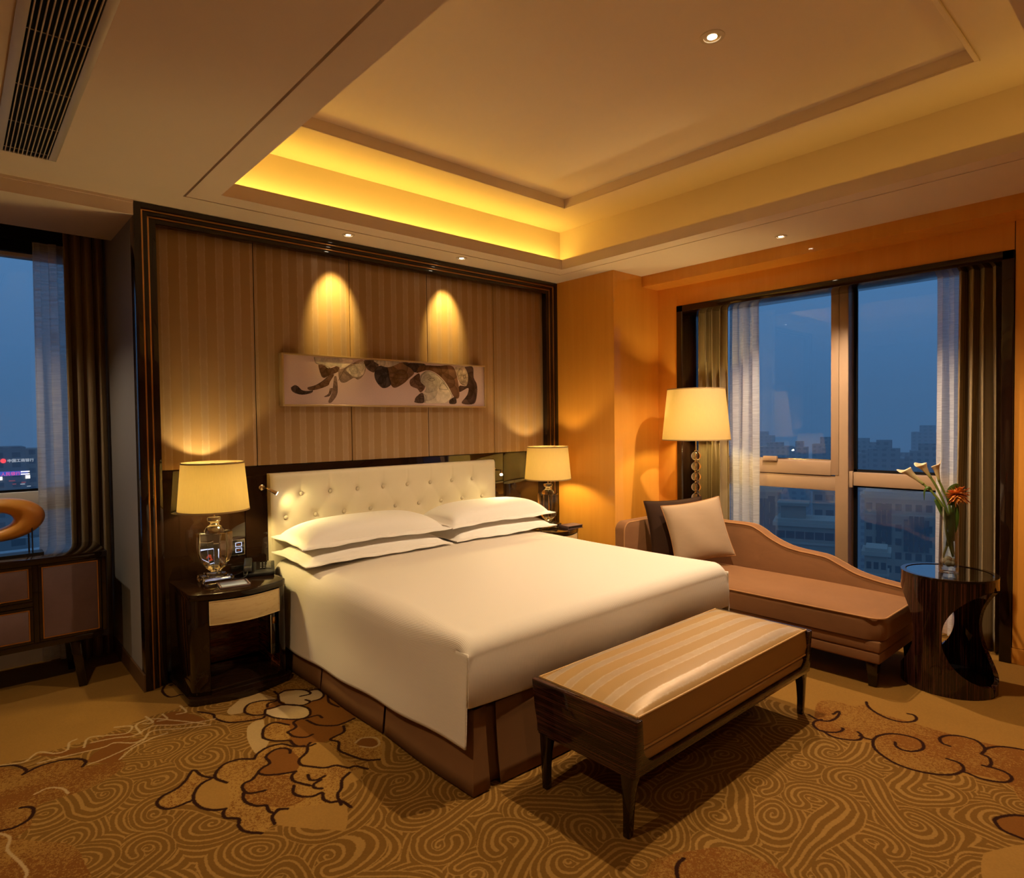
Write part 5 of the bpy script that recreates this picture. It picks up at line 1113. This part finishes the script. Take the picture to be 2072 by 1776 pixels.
def calla(path, L, lean, roll, label, wide=1.0):
    p = catmull(path, 8); base = Vector(p[-1]); d = Vector(lean).normalized()
    t = thing('calla_lily', label, 'flower', tuple(Vector(p[0])), 0, 'calla lilies in the vase')
    obj('stem', MB().tube([tuple(q) for q in p], [.0062]*len(p), 10), W['stem'], t)
    a = d.cross(Vector((0,0,1))).normalized(); b = a.cross(d); a, b = a*math.cos(roll)+b*math.sin(roll), b*math.cos(roll)-a*math.sin(roll)
    def fn(u, v):
        an = u*2*PI; r = (.0065+.020*v**1.8+.010*max(0, v-.75)**1.0*2)*wide; c = math.cos(an)
        tip = max(0, c)**6
        ax = L*(v*.86+.30*v*v*(.5+.5*c)*(.35+.65*tip)-.10*max(0, v-.8)*(1-tip))
        r *= 1+.35*tip*max(0, v-.6)-.25*max(0, -c)*v
        q = base+d*ax+(a*c+b*math.sin(an))*r
        return tuple(q)
    mb = MB().grid(fn, 36, 18); ob = obj('spathe', mb, W['calla'], t, smooth=180)
    md = ob.modifiers.new('thickness', 'SOLIDIFY'); md.thickness = .0012
    obj('spadix', MB().tube([tuple(base+d*L*.15), tuple(base+d*L*.5), tuple(base+d*L*.72)], [.003,.0034,.0018], 8), W['spadix'], t)
X0 = TC[0]
calla([(X0-.022,-3.092,.735),(X0-.022,-3.06,.86),(X0-.022,-3.045,1.0),(X0-.022,-2.995,1.085),(X0-.02,-2.945,1.135)], .135, (-.1,.72,.68), -1.2, 'pale calla lily leaning furthest left towards the window', 1.05)
calla([(X0-.002,-3.038,.72),(X0+.0,-3.07,.86),(X0+.005,-3.05,1.0),(X0+.0,-3.005,1.12),(X0+.0,-2.975,1.175)], .098, (-.1,.50,.86), -.9, 'white calla lily standing highest, middle of the three', 1.0)
calla([(X0+.020,-3.085,.74),(X0+.022,-3.06,.88),(X0+.022,-3.062,1.02),(X0+.02,-3.03,1.11),(X0+.018,-3.012,1.155)], .105, (0,.20,.97), 1.2, 'peach calla lily just above the orange flower', .92)
W['petal'] = simple('orange_petal', (.55, .12, .012), .5, var=.25, scale=40); W['petal2'] = simple('light_orange_petal', (.70, .26, .03), .5, var=.2, scale=40)
of = thing('orange_flower', 'shaggy orange flower head at the right of the vase', 'flower', (X0+.01, -3.085, .76))
obj('stem', MB().tube([tuple(q) for q in catmull([(X0+.01,-3.085,.76),(X0+.015,-3.075,.90),(X0+.015,-3.085,1.02),(X0+.0,-3.10,1.07)], 8)], .005, 10), W['stem'], of)
fc = Vector((X0-.01, -3.108, 1.085)); rp = np.random.default_rng(3); mbs = [MB(), MB()]
for i in range(120):
    th_ = rp.uniform(0, 2*PI); cz = rp.uniform(-.75, 1.0); sr = math.sqrt(1-cz*cz); d = Vector((sr*math.cos(th_), sr*math.sin(th_), cz))
    Lp = rp.uniform(.032, .060)*(1.15 if d.y < -.5 else 1); a = d.cross(Vector((.3,.2,1))).normalized(); b = a.cross(d)
    wd = rp.uniform(.006, .0105); curl = rp.uniform(-.012, .012); n0 = 6; v = []; f = []
    for j in range(n0):
        t_ = j/(n0-1); c = fc+d*(.012+Lp*t_)+b*curl*t_*t_-Vector((0,0,.010))*t_*t_; ww = wd*math.sin(PI*min(.97, .15+.8*t_))
        v += [tuple(c-a*ww), tuple(c+b*.002*(1-t_)), tuple(c+a*ww)]
    for j in range(n0-1): f += [(j*3, j*3+1, j*3+4, j*3+3), (j*3+1, j*3+2, j*3+5, j*3+4)]
    mbs[i % 2].add(v, f)
for m, mt in zip(mbs, ('petal', 'petal2')):
    ob = obj('petals', m, W[mt], of, smooth=180); md = ob.modifiers.new('thickness', 'SOLIDIFY'); md.thickness = .0009
obj('flower_heart', MB().sphere(tuple(fc), .016, 14, 10), W['petal'], of)
def leaf(path, wid, label, twist=0.0):
    p = [Vector(q) for q in catmull(path, 6)]; n = len(p); v = []; f = []
    for i, q in enumerate(p):
        t_ = i/(n-1); d = (p[min(i+1, n-1)]-p[max(i-1, 0)]).normalized(); a = d.cross(Vector((1, .2, 0))).normalized(); a = (Matrix.Rotation(twist*t_, 3, d) @ a); b = d.cross(a); ww = wid*math.sin(PI*(.06+.90*t_))**.7
        v += [tuple(q-a*ww+b*ww*.25), tuple(q), tuple(q+a*ww+b*ww*.25)]
    for j in range(n-1): f += [(j*3, j*3+1, j*3+4, j*3+3), (j*3+1, j*3+2, j*3+5, j*3+4)]
    ob = obj('leaf', MB().add(v, f), W['leaf'], loc=tuple(p[0]), smooth=180); md = ob.modifiers.new('thickness', 'SOLIDIFY'); md.thickness = .0012
    tag(ob, label, 'leaf', 'green leaves in the vase')
leaf([(X0+.0,-3.09,.82),(X0-.015,-3.07,.92),(X0-.02,-3.035,1.0),(X0-.02,-3.00,1.055)], .020, 'long green leaf at the left inside the glass vase', .3)
leaf([(X0-.01,-3.06,.79),(X0-.02,-3.09,.90),(X0-.02,-3.10,1.0),(X0-.01,-3.095,1.04)], .022, 'long green leaf at the right inside the glass vase', -.3)
leaf([(X0+.02,-3.07,1.02),(X0+.015,-3.075,1.07),(X0+.01,-3.085,1.115),(X0+.0,-3.105,1.148)], .030, 'broad green leaf beside the orange flower', .2)
leaf([(X0-.02,-2.99,1.095),(X0-.03,-2.975,1.12),(X0-.035,-2.955,1.10),(X0-.035,-2.952,1.045)], .007, 'narrow curling leaf tip on the left calla stem', 1.0)

# ------------------------------------------------------------------ downlights and air vent
def downlight(x, y, z, label, energy, angle, col=(1.0, .78, .50), rad=.034, aim=(0,0,-1), blend=.35, soft=.025):
    t = thing('downlight', label, 'downlight', (x, y, z), 0, 'recessed ceiling downlights')
    obj('trim_ring', MB().lathe([(rad,-.0005),(rad*1.02,-.006),(rad*1.45,-.004),(rad*1.5,-.0003),(rad,-.0003)], seg=36, cap=False), W['white_trim'], t, local=True)
    obj('lens', MB().lathe([(rad*.56,-.0025),(rad*.56,-.0006)], seg=28), W['lens'], t, local=True)
    obj('reflector', MB().lathe([(rad*.56,-.0012),(rad,-.0022),(rad,-.0005),(rad*.56,-.0005)], seg=28, cap=False), W['nickel'], t, local=True)
    L = bpy.data.lights.new('downlight_beam', 'SPOT'); L.energy = energy; L.color = col; L.spot_size = math.radians(angle); L.spot_blend = blend; L.shadow_soft_size = soft
    lo = bpy.data.objects.new('downlight_beam', L); COL.objects.link(lo); lo.parent = t; lo.location = (0, 0, -.014)
    lo.rotation_euler = Vector(aim).to_track_quat('-Z', 'Y').to_euler(); return t
downlight(1.998, -2.43, ZI, 'bright downlight in the raised centre of the ceiling', 275, 125, (1.0, .74, .45), rad=.040, blend=.5)
downlight(1.237, -.161, ZC, 'left of two downlights close to the bed wall', 70, 46, (1.0, .70, .20), .028, (0, .55, -1), .8)
downlight(2.192, -.161, ZC, 'right of two downlights close to the bed wall', 70, 46, (1.0, .70, .20), .028, (0, .55, -1), .8)
downlight(3.567, -2.029, ZC, 'downlight near the veneered bulkhead by the right window', 215, 112, (1.0, .74, .50), rad=.028, blend=.5)
downlight(3.50, -4.30, ZC, 'added fill downlight at the right, unseen behind the viewer', 25, 110, (1.0, .62, .28), rad=.028)  # out-of-frame lamp added as ambient fill for the room
downlight(-1.30, -2.3, ZC, 'downlight left of the air vent', 125, 125, (1.0, .70, .38), rad=.034, blend=.5)
downlight(-.98, .28, 2.718, 'downlight in the lowered ceiling over the sideboard', 45, 115, (1.0, .80, .58), rad=.028, blend=.6)
downlight(.1, -5.0, ZC, 'added fill downlight, unseen behind the viewer', 40, 120, (1.0, .66, .34), rad=.034, blend=.5)  # added fill for the general room light, never in view

av = thing('air_vent', 'long ceiling air vent with parallel slats', 'air vent', (-.505, -1.3, ZC))
vx0, vx1, vy0, vy1 = -.589, -.420, -2.45, -.376
mb = MB(); zz0, zz1 = ZC-.008, ZC-.0005
mb.box(vx0-.032, vx0, vy0-.02, vy1, zz0, zz1).box(vx1, vx1+.030, vy0-.02, vy1+.0, zz0, zz1).box(vx0-.032, vx1+.03, vy1, vy1+.006, zz0, zz1).box(vx0-.032, vx1+.03, vy0-.03, vy0, zz0, zz1)
W['vent_metal'] = simple('vent_frame_metal', (.62, .55, .47), .4, .35, var=.02); obj('vent_frame', mb, W['vent_metal'], av, bevel=.0015)
W['mesh'] = simple('black_filter_mesh', (.008, .008, .010), .8, var=.4, scale=300)
obj('filter_mesh', MB().box(vx0, vx1, vy0, vy1, ZC-.0022, ZC-.0006), W['mesh'], av)
W['slat'] = simple('vent_slat_metal', (.66, .54, .38), .4, .3)
for i in range(11):
    x = vx0+.008+i*(vx1-vx0-.016)/10
    obj('slat', MB().box(x-.0018, x+.0018, vy0, vy1, ZC-.012, ZC-.0028), W['slat'], av)
for q in (-.43, -.75, -1.12, -1.55, -2.0): obj('cross_bar', MB().box(vx0, vx1, q-.0015, q+.0015, ZC-.0058, ZC-.0030), W['slat'], av)
# ------------------------------------------------------------------ the city outside
GZ = -88.0
W['city_ground'] = simple('city_ground', (.05, .052, .055), .9)
def facade(name, c, wx, wz, win=(.02, .03, .045), frac=.5):
    M = Mat(name); tc = M.n('ShaderNodeTexCoord'); s = M.xyz(tc.outputs['Object'])
    u = M.math('ADD', s[0], s[1]); a = M.math('FRACT', M.math('DIVIDE', u, wx)); b = M.math('FRACT', M.math('DIVIDE', s[2], wz))
    m = M.math('MULTIPLY', M.math('LESS_THAN', a, frac), M.math('LESS_THAN', b, .52))
    M.pbr(M.mix(m, c, win), .8); return M.m
W['fac_beige'] = simple('beige_stone_facade', (.30, .25, .20), .85, var=.05, scale=.6)
W['fac_far'] = facade('distant_tower_facade', (.20, .19, .18), 3.6, 3.1)
W['fac_far2'] = facade('distant_grey_tower_facade', (.16, .165, .17), 4.4, 3.2)
W['win_dark'] = simple('dark_office_window', (.012, .02, .035), .25)
W['ledge'] = simple('pale_stone_ledge', (.38, .33, .27), .85)
struct(obj('ground', MB().box(-900, 1600, -700, 1300, GZ-1, GZ), W['city_ground'], smooth=0), 'dark city ground far below', 'ground')
def far_block(x, y, top, w, d, rz, mat, label, cap=None):
    t = thing('tower_block', label, 'building', (x, y, GZ), rz, 'distant tower blocks in the haze')
    h = top-GZ; obj('walls', MB().box(-w/2, w/2, -d/2, d/2, 0, h), W[mat], t, local=True, smooth=0)
    c = cap or (w*.3, 4); obj('roof_house', MB().box(-c[0]/2, c[0]/2, -d*.25, d*.25, h, h+c[1]), W[mat], t, local=True, smooth=0)
    return t
far = [(623,308,-15,14,20,.2,'fac_far2','hazy tower left of the skyline in the left pane',(5,4)),(452,213,-18.5,26,20,.25,'fac_far','broad hazy block behind the sheer curtain by the lamp',(9,3)),(440,190,-18,12,10,.3,'fac_far','stepped hazy tower in the upper left pane',(6,4)),
(456,176,-19,12,12,.2,'fac_far2','low hazy tower beside the stepped one in the left pane',(4,2)),(478,186,-17,15,20,.3,'fac_far','tall hazy tower just left of the mullion',(8,5)),(493,168,-16,10,18,.3,'fac_far','hazy tower just right of the mullion',(4,3)),
(409,127,-16.5,15,16,.28,'fac_far2','squat hazy tower with raised roof house in the right pane',(4.5,5)),(420,139,-20,10,16,.28,'fac_far','hazy slab left of the squat tower',(4,2)),(426,117,-23,12,16,.2,'fac_far2','low hazy slab right of the squat tower',(4,2)),(404,104,-17,13,16,.3,'fac_far','tall hazy tower behind the right sheer curtain',(6,4)),(676,176,-12,26,24,.2,'fac_far2','most distant hazy tower behind the flowers',(10,6)),
(520,235,-26,40,22,.25,'fac_far','long low hazy block far off in the left pane',(8,3)),(520,150,-27,60,22,.25,'fac_far','long low hazy block far off in the right pane',(8,3)),(360,160,-34,34,18,.3,'fac_far2','mid distance block below the skyline in the left pane',(8,3)),(350,118,-36,40,18,.3,'fac_far2','mid distance block below the skyline in the right pane',(8,3))]
for a in far: far_block(*a[:7], a[7], a[8])
def near_block(x, y, top, w, d, rz, cols, rows, label, face='x', bays=(), win=(1.9, 1.75), tower=None):
    t = thing('office_building', label, 'building', (x, y, GZ), rz); h = top-GZ
    obj('walls', MB().box(-d/2, d/2, -w/2, w/2, 0, h), W['fac_beige'], t, local=True, smooth=0)
    m = MB().box(-d/2-.7, d/2+.7, -w/2-.7, w/2+.7, h, h+.9).box(-d/2-.35, d/2+.35, -w/2-.35, w/2+.35, h-4.2, h-3.7).box(-d/2-.3, d/2, -w/2, w/2, h+.9, h+1.6)
    obj('cornice', m, W['ledge'], t, local=True, smooth=0)
    for r_ in range(rows):
        for c_ in range(cols):
            yc = -w/2+w*(c_+.5)/cols; zc = h-2.1-.0-r_*3.4-(1.6 if r_ else 0)
            f = obj('window', MB().box(-d/2-.02, -d/2+.1, yc-win[0]/2, yc+win[0]/2, zc-win[1]/2, zc+win[1]/2), W['win_dark'], t, local=True, smooth=0)
    for yb, zb, wb, hb, nb in bays:
        bm = MB()
        for q in range(nb): a = yb-wb/2+wb*q/nb; bm.box(-d/2-.5, -d/2, a+.12, a+wb/nb-.12, zb, zb+hb-(.9 if q in (0, nb-1) else 0))
        obj('glass_bay', bm, W['win_dark'], t, local=True, smooth=0)
    if tower:
        y0, w0, h0 = tower; obj('roof_pavilion', MB().box(-w0/2, w0/2, y0-w0/2, y0+w0/2, h+.9, h+h0).box(-w0/2-.8, w0/2+.8, y0-w0/2-.8, y0+w0/2+.8, h+h0, h+h0+.7), W['fac_beige'], t, local=True, smooth=0)
    return t
near_block(153, 61.2, -23.8, 14.5, 9, .38, 7, 4, 'beige building with rows of windows and roof pavilion in the left pane', tower=(3.6, 5.4, 4.6))
near_block(221, 83.5, -22.5, 10, 14, .38, 3, 7, 'taller beige building behind it next to the mullion', win=(2.3, 1.9))
near_block(184, 88, -20.0, 9, 10, .4, 2, 3, 'dark glazed tower at the left edge of the left pane', bays=((0, 38, 7, 28, 4),))
near_block(176, 47.0, -18.2, 18.6, 10, .29, 9, 7, 'broad beige building with glazed bays and cornice behind the flowers in the right pane', bays=((5.1, 59.2, 3.4, 9.2, 3), (-1.6, 57.2, 5.4, 8.6, 5), (-6.9, 58.0, 3.0, 10.4, 3)), win=(1.3, 1.7), tower=(1.0, 5.0, 3.0))
near_block(147, 44.6, -27.5, 4.0, 6, .29, 3, 6, 'narrow beige building right beside the mullion in the right pane', win=(.9, 1.5))
# bank building with the lit sign, beyond the left window
bk = thing('bank_building', 'hazy building with lit bank sign and screens beyond the left window', 'building', (8.0, 262, GZ), 0.0)
obj('walls', MB().box(-16, 9.6, -6, 12, 0, 84-.6), W['fac_far2'], bk, local=True, smooth=0)
obj('side_wing', MB().box(9.7, 14.2, 0, 14, 0, 82.6), W['fac_far'], bk, local=True, smooth=0)
obj('podium', MB().box(-30, 30, -34, -20, 0, 58), W['city_ground'], bk, local=True, smooth=0)
W['neon_red'] = emis('red_neon', (1.0, .05, .05), 1.6); W['neon_white'] = emis('white_neon', (.85, .9, 1.0), .9); W['neon_blue'] = emis('blue_screen', (.08, .12, .75), .8); W['neon_pink'] = emis('pink_neon', (1.0, .06, .25), 1.5); W['neon_warm'] = emis('warm_white_screen', (1.0, .85, .75), 2.2); W['neon_dim'] = emis('dim_red_sign', (.8, .12, .12), .45)
def text(name, body, x, z, size, mat, y=-6.3):
    cu = bpy.data.curves.new(name, 'FONT'); cu.body = body; cu.size = size; cu.extrude = .03; cu.materials.append(W[mat])
    tmp = bpy.data.objects.new(name, cu); COL.objects.link(tmp); bpy.context.view_layer.update()
    me = bpy.data.meshes.new_from_object(tmp.evaluated_get(bpy.context.evaluated_depsgraph_get())); bpy.data.objects.remove(tmp); o = bpy.data.objects.new(name, me); COL.objects.link(o); o.parent = bk; o.location = (x, y, z); o.rotation_euler = (PI/2, 0, 0); return o
zs = -8.9-GZ
text('sign_letters', 'ICBC', -.35, zs-.55, 1.25, 'neon_white'); text('sign_letters', '\u4e2d\u56fd\u5de5\u5546\u94f6\u884c', 4.75, zs-.5, 1.15, 'neon_white')
obj('sign_roundel', MB().prism([(3.75+.72*math.cos(2*PI*k/28), zs-.05+.72*math.sin(2*PI*k/28)) for k in range(28)], 'y', -6.4, -6.1), W['neon_red'], bk, local=True)
obj('led_screen', MB().box(2.25, 10.0, -6.45, -6.1, zs-4.9, zs-3.5), W['neon_blue'], bk, local=True)
obj('led_screen', MB().box(8.1, 10.4, -6.6, -6.46, zs-3.95, zs-3.6).box(8.1, 10.4, -6.6, -6.46, zs-4.75, zs-4.4), W['neon_warm'], bk, local=True)
text('screen_letters', '\u4eba\u6c11\u94f6\u884c', 3.0, zs-4.75, 1.25, 'neon_pink', -6.55)
obj('lit_window', MB().box(2.2, 3.4, -6.4, -6.1, zs-6.2, zs-5.1), W['neon_warm'], bk, local=True); obj('lit_window', MB().box(9.3, 10.5, -6.4, -6.1, zs-6.1, zs-5.0), W['neon_warm'], bk, local=True)
for x, z, w_ in ((5.0, -6.7, 1.6), (5.9, -7.8, .9), (8.2, -7.4, 1.1)): obj('small_sign', MB().box(x, x+w_, -6.4, -6.1, zs+z, zs+z+.22), W['neon_dim'], bk, local=True)
for x, z, w_ in ((7.9, -7.9, 1.2), (9.6, -8.7, 1.0)): obj('small_sign', MB().box(x, x+w_, -6.4, -6.1, zs+z, zs+z+.14), W['neon_white'], bk, local=True)
near = thing('low_building', 'dark low roofs beyond the left window behind the sculpture', 'building', (4, 150, GZ), .1)
obj('walls', MB().box(-30, 34, -6, 14, 0, 66), W['fac_far2'], near, local=True, smooth=0); obj('roof_house', MB().box(-6, 6, -3, 8, 66, 68.5), W['fac_far2'], near, local=True, smooth=0)
# dusk haze between the buildings
M = Mat('dusk_haze'); vs_ = M.n('ShaderNodeVolumeScatter', None, Color=(.88, .94, 1.0), Density=.0014, Anisotropy=0.0); M.t.links.new(vs_.outputs[0], M.out.inputs['Volume'])
hz = obj('city_haze', MB().prism([(30,-650),(1500,-650),(1500,1250),(-850,1250),(-850,30),(30,30)], 'z', GZ-.5, 60), M.m, smooth=0); tag(hz, 'blue dusk haze over the city', 'haze', kind='stuff')

# ------------------------------------------------------------------ light and camera
def area(name, loc, rot, sx, sy, power, col):
    L = bpy.data.lights.new(name, 'AREA'); L.shape = 'RECTANGLE'; L.size = sx; L.size_y = sy; L.energy = power; L.color = col
    o = bpy.data.objects.new(name, L); COL.objects.link(o); o.location = loc; o.rotation_euler = rot; return o
CL = (1.0, .62, .12); zc_ = ZC+.052
area('cove_strip', ((OP[0]+OP[1])/2, .015, 2.965), (PI-.2, 0, 0), CV[1]-CV[0]-.12, .02, 12, (1.0, .66, .09))
area('cove_strip', (OP[1]+.26, (OP[2]+OP[3])/2, zc_), (PI, 0, 0), .02, CV[3]-CV[2]-.2, 2.6, CL)
area('cove_strip', (OP[0]-.26, (OP[2]+OP[3])/2, zc_), (PI, 0, 0), .02, CV[3]-CV[2]-.2, 2.6, CL)
area('cove_strip', ((OP[0]+OP[1])/2, OP[2]-.26, zc_), (PI, 0, 0), CV[1]-CV[0]-.2, .02, 2.2, CL)
wd = bpy.data.worlds.new('dusk_sky'); SC.world = wd; wd.use_nodes = True; nt = wd.node_tree; nt.nodes.clear()
tc = nt.nodes.new('ShaderNodeTexCoord'); sx = nt.nodes.new('ShaderNodeSeparateXYZ'); rp_ = nt.nodes.new('ShaderNodeValToRGB'); bg = nt.nodes.new('ShaderNodeBackground'); ow = nt.nodes.new('ShaderNodeOutputWorld')
nt.links.new(tc.outputs['Generated'], sx.inputs[0]); nt.links.new(sx.outputs[2], rp_.inputs[0]); nt.links.new(rp_.outputs[0], bg.inputs[0]); nt.links.new(bg.outputs[0], ow.inputs[0])
e = rp_.color_ramp.elements; e[0].position = 0.0; e[0].color = (.040, .112, .245, 1); e[1].position = .45; e[1].color = (.075, .180, .360, 1)
bg.inputs[1].default_value = 1.5

cam = bpy.data.cameras.new('camera'); co = bpy.data.objects.new('camera', cam); COL.objects.link(co)
cam.sensor_fit = 'HORIZONTAL'; cam.sensor_width = 36.0; cam.lens = 36.0*1276.22/2072; cam.clip_start = .05; cam.clip_end = 4000
r_ = Vector((0.74636672, -0.66542647, -0.01201418)); u_ = Vector((0.02668072, 0.01187891, 0.99957342)); f_ = Vector((0.66499990, 0.74636888, -0.02662008))
mw = Matrix((r_, u_, -f_)).transposed().to_4x4(); mw.translation = Vector((-.8036, -4.0847, 1.5247)); co.matrix_world = mw
SC.camera = co
vs2 = SC.view_settings; SC.display_settings.display_device = 'sRGB'; vs2.view_transform = 'Standard'; vs2.look = 'None'; vs2.exposure = 0.0; vs2.gamma = 1.0; vs2.use_curve_mapping = False
cy = SC.cycles; cy.use_denoising = True; cy.max_bounces = 12; cy.diffuse_bounces = 5; cy.glossy_bounces = 6; cy.transmission_bounces = 10; cy.transparent_max_bounces = 16; cy.volume_bounces = 2
cy.sample_clamp_indirect = 6.0; cy.caustics_reflective = False; cy.caustics_refractive = False; cy.blur_glossy = 0.0
